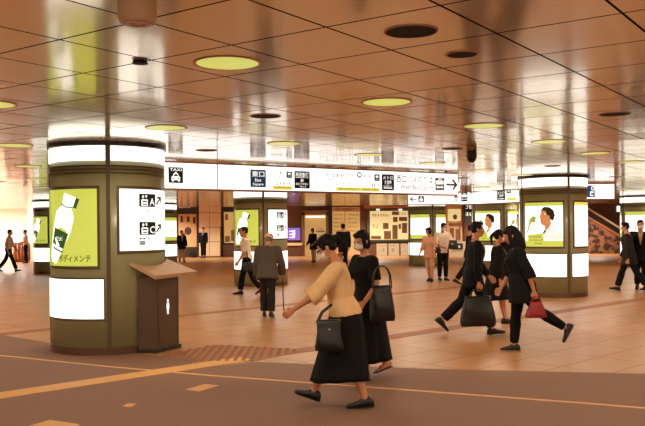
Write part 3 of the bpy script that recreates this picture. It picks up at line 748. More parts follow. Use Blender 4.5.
for q_ in [P_ell(455, 217, 2.2, 2.6), P_rect(449, 460, 223, 226), P_rect(450, 454, 228, 238), P_rect(456, 460, 229, 240)]: wink('printed_mark', [q_], 45.65, mat('display_brown', (150, 96, 60), .6, emit=.15), t)
t = thing('hanging_banner', 'dark vertical banner with pale marks above the head of the suited man', 'banner', (0, 0, 0))
obj('cloth', wbox(464.5, 472, 203, 223, 45.3, 45.36), mat('banner_dark', (44, 28, 24), .7), t)
wink('lettering', P_scr_px(465.5, 471.5, 209, 205, 64) + P_scr_px(465.5, 471.5, 216, 212, 65), 45.29, M_pale, t)
obj('post', wbox(463.6, 464.4, 203, 259.5, 45.3, 45.4), M_dark, t)
t = thing('notice_stand', 'pale stand with a black lettered plate behind the suited man', 'notice stand', (0, 0, 0))
obj('panel', wbox(450, 467, 241.5, 260, 44.4, 44.6), M_paper, t)
obj('plate', wbox(452.4, 463, 243.4, 249.6, 44.35, 44.4), M_ink, t)
wink('lettering', P_scr_px(453.4, 462, 248, 245, 66), 44.34, M_inkw, t)
# stair with its balustrade at the right of the rear wall
t = thing('escalator', 'escalator balustrade sloping down to the right on the brown rear wall', 'escalator', (0, 0, 0), kind='thing')
def wslope(pix, y0, y1):
    bm = bmesh.new(); a = [at_y(u, v, y0) for u, v in pix]
    f = [bm.verts.new((p.x, y0, max(p.z, .003))) for p in a]; k = [bm.verts.new((p.x, y1, max(p.z, .003))) for p in a]; n = len(a)
    bm.faces.new(f); bm.faces.new(k[::-1])
    for i in range(n): bm.faces.new((f[i], k[i], k[(i+1) % n], f[(i+1) % n]))
    return bm
obj('balustrade', wslope([(584, 208), (624, 232), (624, 236.5), (584, 213)], 45.6, 45.9), mat('balustrade_dark', (52, 36, 28), .3), t)
obj('handrail', wslope([(584, 204.8), (624, 229.4), (624, 231.4), (584, 206.8)], 45.55, 45.95), M_beige, t)
obj('skirting', wslope([(584, 213.5), (624, 237), (624, 239.5), (584, 216)], 45.6, 46.4), mat('skirting_tan', (180, 116, 76), .4), t)
mm = mat('mosaic', (120, 76, 50), .7, noisy=.75, scale=3.2)
for n_ in mm.node_tree.nodes:
    if n_.type == 'MAP_RANGE': n_.inputs['From Min'].default_value = .44; n_.inputs['From Max'].default_value = .56
obj('mosaic_base', wslope([(584, 216.5), (624, 240), (624, 254), (584, 254)], 45.65, 46.45), mm, t)
t = thing('exit_lamp', 'tiny white lit box beside the column at the right picture edge', 'lamp', (0, 0, 0))
obj('casing', wbox(616.8, 620.4, 205.4, 212.2, 30.9, 31.05), M_dark, t); obj('lit_face', wbox(617.2, 620, 206, 211.6, 30.86, 30.9), M_white, t)
obj('stem', wbox(618.3, 618.9, 199.4, 205.4, 30.95, 31.0), M_dark, t)
# bright passage at the far left: wall, post and ticket gates
t = thing('ceiling_fill_panel', 'added unseen glowing panel that brightens the white passage at the far left', 'ceiling light', (-21, 41.8, 3.1))  # unseen fill panel, added to make the passage wall glow white
obj('casing', boxbm(-7.5, 5.2, -1.2, 1.2, 0, .05), M_beige, t); obj('diffuser', boxbm(-7.4, 5.1, -1.1, 1.1, -.02, 0), mat('fill_glow', (255, 250, 240), .4, emit=26), t)
o = obj('white_post', wbox(28.3, 33.5, 186, 262, 42.3, 42.9), mat('post_white', (250, 236, 220), .5)); tag(o, 'white square post at the far left by the ticket gates', 'post')
gp = None
for k, u in enumerate((14.8, 18.4, 22.0)):
    if gp is None:
        a = at_y(u, 246, 41.0)
        t = gp = thing('ticket_gate', '', 'ticket gate', (a.x, 41.0, 0), 0, 'ticket gates at the far left')
        bm = bmesh.new(); pts = [(-.09, 0, .003), (.09, 0, .003), (.09, 0, .95), (-.09, 0, .95)]
        box(bm, -.085, .085, -.1, 1.0, .003, .98, bev=.05); obj('body', bm, mat('gate_rose', (196, 132, 96), .4), t, True)
        obj('top_plate', boxbm(-.07, .07, -.05, .95, .98, 1.0), M_dark, t)
    else:
        a = at_y(u, 246, 41.0); t = dup(gp, None, (a.x, 41.0, 0))
    t['label'] = ('leftmost of the three rose ticket gates at the far left', 'middle one of the three rose ticket gates at the far left', 'rightmost of the three rose ticket gates beside the white post')[k]
# ------------------------------------------------------------------ people
M_skin = mat('skin', (206, 138, 100), .5, noisy=.05, scale=20)
M_hair = mat('dark_hair', (20, 14, 12), .6, noisy=.2, scale=60, spec=.2)
M_greyhair = mat('grey_hair', (120, 110, 104), .6)
M_black = mat('black_cloth', (20, 17, 17), .8, noisy=.15, scale=30, spec=.15)
M_black2 = mat('soft_black_cloth', (27, 23, 22), .85, noisy=.18, scale=24, spec=.15)
M_charc = mat('charcoal_cloth', (44, 38, 36), .85, noisy=.25, scale=40, spec=.15)
M_suit = mat('suit_cloth', (20, 18, 20), .7, noisy=.1, scale=30, spec=.15)
M_cream = mat('cream_knit', (238, 190, 136), .8, noisy=.04, scale=20)
M_shirt = mat('white_shirt', (238, 220, 198), .75)
M_beigec = mat('beige_cloth', (206, 160, 122), .8)
M_pinkc = mat('pink_cloth', (220, 162, 130), .8)
M_tweed = mat('grey_tweed', (92, 80, 70), .9, noisy=.3, scale=60, spec=.15)
M_navyt = mat('dark_trousers', (23, 20, 22), .8, spec=.15)
M_mask = mat('mask_white', (238, 226, 216), .7)
M_capm = mat('cap_beige', (240, 196, 146), .8)
M_shoe = mat('black_shoe', (22, 18, 17), .4)
M_sole = mat('pale_sole', (170, 140, 116), .7)
M_lips = mat('lips', (150, 74, 60), .5)
M_eye = mat('eye_dark', (20, 14, 12), .3)
M_leather = mat('black_leather', (24, 20, 20), .4, noisy=.1, scale=12)
M_redbag = mat('red_leather', (150, 26, 28), .4, noisy=.15, scale=14)
M_metal = mat('bright_metal', (190, 180, 170), .25, metal=.9)
M_cane = mat('cane_wood', (66, 44, 32), .5)
M_tie = mat('tie_cloth', (60, 50, 62), .7)

TORSO_M = [(-.035, .078, .062, -.004), (0, .094, .070, -.008), (.04, .094, .068, -.006), (.10, .083, .060, 0), (.16, .088, .062, .004), (.22, .098, .066, .008), (.262, .102, .058, .004), (.288, .082, .046, -.004), (.305, .048, .038, -.008)]
TORSO_F = [(-.035, .082, .064, -.006), (0, .100, .073, -.012), (.04, .096, .068, -.008), (.10, .072, .054, 0), (.16, .078, .060, .006), (.205, .086, .071, .014), (.25, .090, .056, .004), (.284, .070, .042, -.004), (.303, .042, .034, -.008)]
def lerp_tab(tab, x):
    if x <= tab[0][0]: return tab[0][1:]
    for a, b in zip(tab, tab[1:]):
        if x <= b[0]:
            k = (x - a[0])/(b[0] - a[0]); return tuple(p + (q - p)*k for p, q in zip(a[1:], b[1:]))
    return tab[-1][1:]
def person(name_label, pos, rz, H=1.68, sex='m', vox=.011, lean=3, legs=((20, 5, 0), (-18, 25, -30)), arms=((15, 8, 15), (-15, 8, 20)),
           head=(0, 0), skin=None, top=None, bottom=None, shoes=None, hair='short', hairm=None, mask=False, glasses=False, cap=None,
           collar=None, twist=0, group=None, fingers=28, sole=None):
    skin = skin or M_skin; hairm = hairm or M_hair; shoes = shoes or M_shoe
    t = thing('person', name_label, 'person', (pos[0], pos[1], 0), R_(rz), group)
    X, Y, Z = Vector((1, 0, 0)), Vector((0, 1, 0)), Vector((0, 0, 1))
    tab = TORSO_F if sex == 'f' else TORSO_M
    l = R_(lean); U = Vector((0, math.sin(l), math.cos(l))); Fw = Vector((0, math.cos(l), -math.sin(l)))
    P = Vector((0, 0, 0)); J = {}
    # legs: (hip swing, knee flex, toe pitch); left first
    for nm, sg, (a, k, f) in (('L', -1, legs[0]), ('R', 1, legs[1])):
        a, k, f = R_(a), R_(k), R_(f)
        hp = P + X*sg*.050*H + Z*.0
        kn = hp + Vector((sg*-.004*H, math.sin(a), -math.cos(a)))*.245*H
        an = kn + Vector((0, math.sin(a-k), -math.cos(a-k)))*.240*H
        fd = Vector((sg*.10, math.cos(f), math.sin(f))).normalized(); fu = X.cross(fd).normalized()
        if fu.z < 0: fu = -fu
        J['hip'+nm], J['knee'+nm], J['ankle'+nm], J['fd'+nm], J['fu'+nm] = hp, kn, an, fd, fu
    sole_h = .042*H
    low = 1e9
    for nm in 'LR':
        for d in (-.045, .105): low = min(low, (J['ankle'+nm] + J['fd'+nm]*d*H - J['fu'+nm]*sole_h).z)
    up = Vector((0, 0, -low + .002))
    P = P + up
    for k in list(J):
        if k[:2] not in ('fd', 'fu'): J[k] = J[k] + up
    sp = lambda lv: P + U*lv*H
    tw = R_(twist)
    SX = X*math.cos(tw) + Fw*math.sin(tw)              # shoulder axis
    shw = .098*H if sex == 'f' else .112*H
    for nm, sg, arm in (('L', -1, arms[0]), ('R', 1, arms[1])):
        a, b, e = R_(arm[0]), R_(arm[1]), R_(arm[2]); inn = R_(arm[3] if len(arm) > 3 else 0)
        sh = sp(.268) + SX*sg*shw
        el = sh + Vector((sg*math.sin(b), math.sin(a)*math.cos(b), -math.cos(a)*math.cos(b)))*.172*H
        fdir = Vector((-sg*math.sin(inn), math.sin(a+e)*math.cos(inn), -math.cos(a+e)*math.cos(inn)))
        wr = el + fdir*.145*H
        J['sh'+nm], J['el'+nm], J['wr'+nm], J['fdir'+nm] = sh, el, wr, fdir
    # head frame
    hp_, hy = R_(head[0]), R_(head[1])
    nb = sp(.298) - Fw*.006*H
    pitch = l + hp_
    Yh = Vector((-math.sin(hy)*math.cos(pitch), math.cos(hy)*math.cos(pitch), -math.sin(pitch)))
    Xh = Vector((math.cos(hy), math.sin(hy), 0)); Zh = Xh.cross(Yh).normalized(); Xh = Yh.cross(Zh).normalized()
    nd = (U + Zh*.7 + Fw*.22).normalized()
    HR = Matrix((Xh, Yh, Zh)).transposed()
    hs = H/1.70
    HC = nb + nd*.055*H + Zh*.052*H + Yh*.012*H
    hpnt = lambda x, y, z: HC + (Xh*x + Yh*y + Zh*z)*hs
    J['head'] = HC
    # ---- body
    def torso(bm, g, lo, hi, flare=0.0, n=20):
        lv = sorted({x for x in [lo, hi] + [r[0] for r in tab] if lo <= x <= hi})
        secs = []
        for x in lv:
            rx, ry, oy = lerp_tab(tab, x)
            fl = flare*max(0, (.1 - x)/.2)
            q = tw*max(0, min(1, (x - .05)/.2))
            ax = X*math.cos(q) + Fw*math.sin(q); ay = -X*math.sin(q) + Fw*math.cos(q)
            secs.append((sp(x) + Fw*oy*H, ax*(rx*H + g + fl), ay*(ry*H + g + fl)))
        loft(bm, secs, n)
    def leg(bm, nm, g, end=1.0, loose=0.0):
        h, k, a = J['hip'+nm], J['knee'+nm], J['ankle'+nm]
        rr = [(0, .056), (.25, .053), (.6, .043), (.92, .035), (1.0, .034), (1.08, .033), (1.3, .035), (1.6, .029), (1.9, .022), (2.0, .021)]
        pts, rs = [], []
        for s, r in rr:
            if s > end*2: break
            pts.append(h.lerp(k, s) if s <= 1 else k.lerp(a, s - 1))
            rs.append(r*H + g + loose*max(0, s - .8))
        limb(bm, pts, rs, 14, g == 0)
        ball(bm, h, .056*H + g)
        ball(bm, k, .034*H + g + loose*.2)
    def armb(bm, nm, g, end=2.0, loose=0.0):
        s0, e, w = J['sh'+nm], J['el'+nm], J['wr'+nm]
        rr = [(0, .031), (.3, .029), (.8, .024), (1.0, .0235), (1.25, .024), (1.7, .0175), (2.0, .0155)]
        pts, rs = [], []
        inner = sp(.262) + SX*(-1 if nm == 'L' else 1)*shw*.55
        for s, r in rr:
            if s > end: break
            pts.append(s0.lerp(e, s) if s <= 1 else e.lerp(w, s - 1)); rs.append(r*H + g + loose*s)
        if end not in [q[0] for q in rr]:
            pts.append(s0.lerp(e, end) if end <= 1 else e.lerp(w, end - 1)); rs.append(rs[-1] + loose*.2)
        limb(bm, pts, rs, 12, False)
        ball(bm, s0, .031*H + g*1.0)
        limb(bm, [inner, s0], [.036*H + g, .031*H + g], 12)
        if end > 1: ball(bm, e, .0235*H + g + loose)
    bm = bmesh.new()
    torso(bm, 0, -.035, .305)
    for nm in 'LR':
        leg(bm, nm, 0); armb(bm, nm, 0)
        an, fd, fu = J['ankle'+nm], J['fd'+nm], J['fu'+nm]; sd = fd.cross(fu)
        ball(bm, an, .021*H)
        loft(bm, [(an + fd*d*H - fu*dz*H, sd*w*H, fu*hh*H) for d, dz, w, hh in ((-.03, .02, .016, .016), (0, .012, .02, .024), (.05, .024, .024, .014), (.085, .031, .02, .008))], 12)
        # hand: palm, four fingers, thumb
        w, fdv = J['wr'+nm], J['fdir'+nm]; sg = -1 if nm == 'L' else 1
        side = Vector((0, 1, 0)) - fdv*fdv.y
        side = side.normalized() if side.length > .2 else Vector((0, 0, 1))       # thumb side
        nrm = fdv.cross(side)*sg                                                    # towards the body
        if nrm.x*sg > 0: nrm = -nrm
        k = H/1.7
        loft(bm, [(w + fdv*d*k, side*a*k, nrm*b*k) for d, a, b in ((-.01, .019, .016), (.02, .027, .014), (.06, .036, .013), (.092, .037, .0115))], 12)
        for fi, (o, L) in enumerate(((.028, .070), (.0095, .079), (-.0095, .073), (-.027, .057))):
            p0 = w + (fdv*.075 + side*o)*k; ang = 0; pts = [p0]; d = fdv.copy()
            for seg in (.20, .40, .36, .24):
                pts.append(pts[-1] + (fdv*math.cos(ang) + nrm*math.sin(ang) + side*o*1.6)*L*seg*k); ang += R_(fingers)
            limb(bm, pts, [.0095*k, .0095*k, .009*k, .0085*k, .007*k], 8)
        tb = w + (fdv*.028 + side*.022)*k
        limb(bm, [tb, tb + (fdv*.025 + side*.024 + nrm*.006)*k, tb + (fdv*.052 + side*.03 + nrm*.014)*k, tb + (fdv*.072 + side*.027 + nrm*.02)*k], [.013*k, .0115*k, .010*k, .008*k], 8)
    limb(bm, [nb - U*.02*H, nb + nd*.03*H, hpnt(0, -.012, -.055)], [.040*H, .0325*H, .0325*H] if sex == 'm' else [.034*H, .028*H, .028*H], 14)
    def hb(x, y, z, r, rot=None): ball(bm, hpnt(x, y, z), tuple(q*hs for q in r), HR if rot is None else HR @ rot)
    hb(0, -.012, .030, (.072, .090, .080)); hb(0, .022, -.022, (.060, .066, .078)); hb(0, .036, -.074, (.040, .042, .032)); hb(0, .052, -.088, (.022, .026, .018))
    limb(bm, [hpnt(0, .082, .008), hpnt(0, .100, -.024)], [.008*hs, .0125*hs], 10); hb(0, .092, -.028, (.017, .012, .010))
    for sg in (-1, 1):
        hb(sg*.073, -.010, -.012, (.010, .019, .030)); hb(sg*.030, .070, .018, (.022, .016, .009)); hb(sg*.036, .062, -.026, (.020, .018, .018))
    hb(0, .083, -.056, (.022, .010, .010))
    link('body', remeshed('body', bm, min(vox, .0085) if vox > .007 else vox, 2), skin, t)
    # ---- face
    if not mask:
        bm = bmesh.new(); ball(bm, hpnt(0, .091, -.056), tuple(q*hs for q in (.020, .006, .006)), HR, 10); obj('lips', bm, M_lips, t, True)
    for sg in (-1, 1):
        bm = bmesh.new(); ball(bm, hpnt(sg*.030, .079, .002), tuple(q*hs for q in (.013, .007, .0065)), HR, 10); obj('eye', bm, M_eye, t, True)
    if mask:
        bm = bmesh.new(); ball(bm, hpnt(0, .038, -.052), tuple(q*hs for q in (.066, .074, .050)), HR, 20); ball(bm, hpnt(0, .075, -.03), tuple(q*hs for q in (.03, .036, .03)), HR, 12)
        for v in list(bm.verts):
            if (v.co - HC).dot(Yh) < .018*hs: bm.verts.remove(v)
        for sg in (-1, 1): limb(bm, [hpnt(sg*.058, .035, -.03), hpnt(sg*.076, -.008, -.005)], [.0025, .0025], 6)
        obj('face_mask', bm, M_mask, t, True)
    if glasses:
        bm = bmesh.new()
        for sg in (-1, 1):
            pts = [hpnt(sg*.031 + .023*math.cos(q), .096, .002 + .018*math.sin(q)) for q in [2*math.pi*i/14 for i in range(15)]]
            limb(bm, pts, [.0022]*15, 6, False); limb(bm, [hpnt(sg*.054, .094, .006), hpnt(sg*.077, .0, .004)], [.002, .002], 6)
        limb(bm, [hpnt(-.009, .098, .004), hpnt(.009, .098, .004)], [.002, .002], 6)
        obj('glasses', bm, M_dark, t, True)
    # ---- hair
    bm = bmesh.new()
    def h2(x, y, z, r): ball(bm, hpnt(x, y, z), tuple(q*hs for q in r), HR)
    if hair == 'short':
        h2(0, -.022, .044, (.080, .090, .078)); h2(0, -.045, .0, (.074, .058, .07)); h2(0, .040, .088, (.055, .042, .026))
        for sg in (-1, 1): h2(sg*.066, .010, .028, (.014, .034, .034))
    elif hair == 'bob':
        h2(0, -.022, .042, (.084, .092, .084)); h2(0, -.040, -.03, (.082, .066, .085)); h2(0, .048, .07, (.062, .042, .034))
        for sg in (-1, 1): h2(sg*.070, .012, -.02, (.016, .040, .070))
    elif hair == 'bun':
        h2(0, -.022, .046, (.084, .094, .082)); h2(0, -.055, .0, (.076, .055, .064)); h2(0, .044, .080, (.060, .042, .032)); h2(.0, -.125, .035, (.040, .044, .042))
        for sg in (-1, 1): h2(sg*.067, .014, .020, (.013, .036, .040))
    elif hair == 'ponytail':
        h2(0, -.022, .044, (.082, .092, .080)); h2(0, -.045, .0, (.076, .058, .064)); h2(0, .044, .078, (.060, .042, .032)); h2(0, -.115, .03, (.03, .034, .03))
        limb(bm, [hpnt(0, -.12, .03), hpnt(0, -.15, -.02), hpnt(0, -.14, -.10), hpnt(0, -.12, -.16)], [.03*hs, .032*hs, .024*hs, .008*hs], 10)
        for sg in (-1, 1): h2(sg*.067, .014, .016, (.013, .034, .042))
    elif hair == 'long':
        h2(0, -.024, .044, (.090, .098, .086)); h2(0, -.050, -.03, (.092, .070, .10)); h2(0, .046, .074, (.066, .044, .036))
        limb(bm, [hpnt(0, -.055, .0), hpnt(0, -.065, -.10), hpnt(0, -.060, -.19), hpnt(0, -.05, -.25)], [.085*hs, .092*hs, .085*hs, .05*hs], 14)
        for sg in (-1, 1): limb(bm, [hpnt(sg*.072, .02, .04), hpnt(sg*.085, .028, -.04), hpnt(sg*.088, .02, -.14), hpnt(sg*.075, .01, -.21)], [.026*hs, .03*hs, .032*hs, .014*hs], 10)
    link('hair', remeshed('hair', bm, .009 if vox > .007 else .006, 2, fold=.006, fscale=34, fz=.3), hairm, t)
    if cap:
        bm = bmesh.new()
        h2(0, -.026, .062, (.096, .106, .062)); bmesh.ops.recalc_face_normals(bm, faces=bm.faces[:])
        loft(bm, [(hpnt(0, .03, .048), Xh*.085*hs, Yh*.09*hs), (hpnt(0, .05, .056), Xh*.07*hs, Yh*.10*hs)], 18)
        link('flat_cap', remeshed('flat_cap', bm, .008, 2), cap, t)
    # ---- clothes
    near = vox < .008
    vc = .0085 if near else .012
    if bottom:
        kind, m = bottom[0], bottom[1]; opt = bottom[2] if len(bottom) > 2 else {}
        if kind in ('trousers', 'shorts'):
            bm = bmesh.new(); torso(bm, .010, -.035, .10)
            g, loose, end = opt.get('g', .012), opt.get('loose', .018), opt.get('end', .985)
            for nm in 'LR': leg(bm, nm, g, end, loose)
            ball(bm, sp(-.03), (.075*H, .06*H, .05*H))
            link('trousers', remeshed('trousers', bm, vc, 3, fold=.007, fscale=11, fz=.8), m, t)
        elif kind in ('skirt', 'dress'):
            hem = opt.get('hem', .5); rx, ry = opt.get('rx', .3), opt.get('ry', .28); off = opt.get('off', 0.0); nf = opt.get('folds', 9); fd_ = opt.get('fold', .05)
            bm = bmesh.new(); rows = []; n = 72; waist = opt.get('waist', .11)
            zt = sp(waist).z; ks = [0, .08, .16, .26, .38, .5, .62, .74, .86, .94, 1.0]
            mid = (J['kneeL'] + J['kneeR'])*.5
            for k in ks:
                lv = waist - k*.0
                c0 = sp(waist); z = zt + (hem - zt)*k
                lvl = (z - P.z)/(H*math.cos(l)); kz = max(0.0, (P.z - z)/max(.1, P.z - hem)); cy = (P.y + math.sin(l)*lvl*H) if lvl > 0 else P.y + (mid.y + off - P.y)*kz; r0 = lerp_tab(tab, max(-.03, waist - (zt - z)/H)); cy += r0[2]*H*(1 - kz)*math.cos(l)
                r0 = lerp_tab(tab, max(-.03, waist - (zt - z)/H))
                bx = r0[0]*H + .018 + .012*max(0.0, min(1.0, (.006 - lvl)/.022)); by = r0[1]*H + .012 + .034*max(0.0, min(1.0, (.006 - lvl)/.022))
                kk = max(0, (k - .12)/.88)**1.05
                ax = max(bx, bx + (rx - bx)*kk); ay = max(by, by + (ry - by)*kk)
                row = []
                for i in range(n):
                    th = 2*math.pi*i/n
                    fo = 1 + fd_*kk*(.7*math.sin(nf*th + 1.3*k) + .5*math.sin((nf+4)*th + 2.1))
                    row.append(bm.verts.new((c0.x + ax*fo*math.cos(th), cy + ay*fo*math.sin(th), z + .012*kk*math.sin(2*th + .7))))
                rows.append(row)
            inner = []
            for i in range(n):
                v = rows[-1][i].co; inner.append(bm.verts.new(Vector((c0.x, cy, hem)) + (v - Vector((c0.x, cy, hem)))*.965 + Z*.004))
            top_in = bm.verts.new(Vector((c0.x, cy, hem + .12)))
            for a, b in zip(rows + [inner], rows[1:] + [inner]):
                if a is b: break
                for i in range(n): bm.faces.new((a[i], b[i], b[(i+1) % n], a[(i+1) % n]))
            for i in range(n): bm.faces.new((inner[i], top_in, inner[(i+1) % n]))
            bm.faces.new(rows[0])
            obj('skirt' if kind == 'skirt' else 'dress_skirt', bm, m, t, True)
    if top:
        m = top[0]; opt = top[1] if len(top) > 1 else {}
        g = opt.get('g', .013); sl = opt.get('sleeve', 1.95); hem = opt.get('hem', -.07); lo_ = opt.get('loose', .004)
        bm = bmesh.new()
        rx, ry, oy = lerp_tab(tab, hem)
        lo = max(hem, -.035)
        torso(bm, g, lo, .296, opt.get('flare', 0))
        if hem < -.035:
            fl = opt.get('flare', 0); e = .01 + opt.get('skirt', 0)
            a0 = tab[0]; secs = []
            for x in (.02, 0, -.035, hem):
                r = lerp_tab(tab, max(x, 0)); f2 = fl*max(0, (.1 - x)/.2) + (e if x < -.035 else 0)
                secs.append((sp(x) + Fw*r[2]*H, X*(r[0]*H + g + f2), Fw*(r[1]*H + g + f2)))
            loft(bm, secs, 20)
        for nm in 'LR': armb(bm, nm, opt.get('sg', g*.8), sl, lo_)
        if opt.get('collar', 0):
            limb(bm, [nb - U*.012*H, nb + nd*.016*H], [.045*H, .040*H], 14, False)
        link(opt.get('name', 'shirt'), remeshed('top', bm, vc, 3, fold=opt.get('fold', .006), fscale=opt.get('fs', 10), fz=.6), m, t)
        g_top = g
    if collar:                       # open jacket: shirt front, tie
        for nm_, mm_, w0, w1, l0, l1, dh in (('shirt_front', collar[0], .036, .006, .300, .12, .012), ('tie', collar[1], .010, .016, .292, .13, .017)):
            if mm_ is None: continue
            bm = bmesh.new(); rows = []
            for k in range(9):
                lv = l0 + (l1 - l0)*k/8; rx, ry, oy = lerp_tab(tab, lv); w = (w0 + (w1 - w0)*k/8)*H; row = []
                for q in (-1, -.5, 0, .5, 1):
                    x = q*w; yy = (ry*H + g_top + dh)*math.sqrt(max(.05, 1 - (x/(rx*H + g_top))**2))
                    row.append(bm.verts.new(sp(lv) + X*x + Fw*(oy*H + yy)))
                rows.append(row)
            for a, b in zip(rows, rows[1:]):
                for i in range(4): bm.faces.new((a[i], a[i+1], b[i+1], b[i]))
            bmesh.ops.solidify(bm, geom=bm.faces[:], thickness=.012)
            obj(nm_, bm, mm_, t, True)
    # ---- shoes
    for nm in 'LR':
        an, fd, fu = J['ankle'+nm], J['fd'+nm], J['fu'+nm]; sd = fd.cross(fu)
        k = H
        bm = bmesh.new()
        if shoes == 'sandal':
            loft(bm, [(an + fd*d*k - fu*.0385*k, sd*w*k, fu*.0035*k) for d, w in ((-.045, .012), (-.035, .02), (0, .022), (.05, .027), (.09, .024), (.105, .010))], 14)
            limb(bm, [an + fd*.055*k - fu*.034*k - sd*.028*k, an + fd*.05*k - fu*.006*k, an + fd*.055*k - fu*.034*k + sd*.028*k], [.006]*3, 8)
            limb(bm, [an - fd*.03*k - fu*.02*k - sd*.018*k, an - fd*.035*k, an - fd*.03*k - fu*.02*k + sd*.018*k], [.005]*3, 8)
            s_ = obj('sandal', bm, M_shoe, t, True)
        else:
            loft(bm, [(an + fd*d*k - fu*dz*k, sd*w*k, fu*hh*k) for d, dz, w, hh in ((-.049, .026, .010, .010), (-.043, .018, .020, .023), (-.02, .010, .0245, .031), (.01, .012, .025, .029), (.04, .021, .0265, .020), (.075, .0265, .027, .0145), (.098, .029, .021, .0115), (.109, .031, .009, .008))], 16)
            s_ = obj('shoe', bm, shoes, t, True)
            bm = bmesh.new()
            loft(bm, [(an + fd*d*k - fu*.0385*k, sd*w*k, fu*.0045*k) for d, w in ((-.05, .010), (-.04, .022), (0, .026), (.05, .029), (.09, .027), (.107, .014))], 14)
            obj('sole', bm, sole or M_dark, s_, True)
    J['rz'] = R_(rz); J['o'] = Vector((pos[0], pos[1], 0)); J['P'] = P
    rot = Matrix.Rotation(R_(rz), 3, 'Z')
    J['w'] = lambda key, off=(0, 0, 0): J['o'] + rot @ ((J[key] if isinstance(key, str) else Vector(key)) + Vector(off))
    J['local'] = lambda p: rot.transposed() @ (Vector(p) - J['o'])
    J['sp'] = sp; J['tab'] = tab; J['H'] = H; J['Fw'] = Fw; J['U'] = U
    return J
def ground(u, v): p = at_z(u, v, 0); return (p.x, p.y)

def bag_body(name, label, cat, top_c, w, h, d, rz, m, taper=.85, bulge=.3, round_=.02, handles=None, strap=None, clasp=False, folds=.0):
    """a soft bag: its origin is the middle of its top edge"""
    t = thing(name, label, cat, top_c, R_(rz))
    bm = bmesh.new(); secs = []
    for k in range(9):
        f = k/8; ww = (w*(taper + (1 - taper)*f))/2; dd = d/2*(.35 + .65*math.sin(math.pi*min(1, .12 + f*.62)))
        if k == 8: ww *= .93; dd *= .75
        secs.append((f*-h, ww, dd))
    n = 28; rows = []
    for z, a, b in secs:
        row = []
        for i in range(n):
            th = 2*math.pi*i/n; c, s = math.cos(th), math.sin(th)
            px = math.copysign(abs(c)**.45, c)*a; py = math.copysign(abs(s)**.6, s)*b
            px += folds*math.sin(3*th + z*14); py += folds*math.sin(2*th + z*20)
            row.append(bm.verts.new((px, py, z)))
        rows.append(row)
    for a, b in zip(rows, rows[1:]):
        for i in range(n): bm.faces.new((a[i], a[(i+1) % n], b[(i+1) % n], b[i]))
    bm.faces.new(rows[0]); bm.faces.new(rows[-1])
    obj('bag_body', bm, m, t, True)
    if handles:
        hh, hw = handles
        for sg in (-1, 1):
            pts = [Vector((-hw, sg*d*.16, -.03))] + [Vector((-hw*math.cos(math.pi*k/8), sg*d*.16*(1 - math.sin(math.pi*k/8)*.85), hh*math.sin(math.pi*k/8)**.7)) for k in range(0, 9)] + [Vector((hw, sg*d*.16, -.03))]
            bm = bmesh.new(); limb(bm, pts, [.007]*len(pts), 8); obj('handle', bm, m, t, True)
    if strap:
        bm = bmesh.new(); limb(bm, strap, [.014]*len(strap), 8); obj('strap', bm, m, t, True)
    if clasp:
        bm = bmesh.new(); ball(bm, (0, -d*.36, -h*.3), (.014, .012, .014), None, 10); obj('clasp', bm, M_metal, t, True)
    return t

L_ = 90; RT = -90       # headings: +90 walks to picture left, -90 to the right
# the pair in front
J1 = person('person in a cream top, black skirt and glasses striding left with one arm forward', ground(345, 406), 86, 1.58, 'f', .006, lean=9,
    legs=((-10, 8, -3), (24, 4, 18)), arms=((40, 8, 14), (4, 3, 10)), head=(20, 0), top=(M_cream, dict(g=.026, sleeve=1.28, hem=.0, loose=.022, sg=.02, flare=.012, fold=.012, name='cream_top')),
    bottom=('skirt', M_black2, dict(hem=.24, rx=.22, ry=.26, off=.0, folds=8, fold=.045, waist=.085)), hair='bun', glasses=True, mask=True)
J2 = person('person in a long black dress and white mask walking behind the cream top', ground(367, 379), 120, 1.58, 'f', .007, lean=2,
    legs=((6, 2, 0), (-14, 18, -14)), arms=((0, 14, 50, -8), (24, 4, 138, 0)), head=(8, 8), top=(M_black2, dict(g=.018, sleeve=.75, hem=.04, sg=.014, name='dress_bodice')),
    bottom=('dress', M_black2, dict(hem=.20, rx=.25, ry=.26, off=.02, folds=9, fold=.05, waist=.13)), hair='bob', mask=True, shoes='sandal')
# walkers on the right
J3 = person('person in a dark suit walking right with a big black bag', ground(474, 334), RT, 1.72, 'm', .0095, lean=4,
    legs=((-24, 22, -42), (20, 4, 4)), arms=((18, 8, 20), (-4, 9, 8)), head=(0, 0), top=(M_suit, dict(g=.022, hem=-.10, name='jacket', collar=1)), bottom=('trousers', M_navyt, dict(loose=.02)), hair='short', mask=False, collar=(M_shirt, None))
J4 = person('person with a ponytail in dark clothes walking right between the suit and the red bag', ground(497, 324), RT, 1.57, 'f', .0095, lean=3,
    legs=((14, 4, 0), (-16, 24, -26)), arms=((8, 6, 18), (-10, 6, 20)), head=(2, 0), top=(M_black2, dict(g=.02, hem=-.12, name='jacket')), bottom=('skirt', M_black2, dict(hem=.40, rx=.2, ry=.23, waist=.06)), hair='ponytail', mask=True, collar=(M_shirt, None))
J5 = person('person with long hair in black walking left, a red bag in one hand', ground(521, 352), 84, 1.62, 'f', .0075, lean=6,
    legs=((-34, 24, -60), (7, 3, 0)), arms=((-24, 12, 8), (10, 8, 22, 6)), head=(14, 0), top=(M_black2, dict(g=.035, hem=-.13, sleeve=1.35, loose=.018, sg=.02, flare=.03, fold=.012, name='loose_top')), bottom=('trousers', M_black, dict(loose=.006)), hair='long', sole=M_sole)
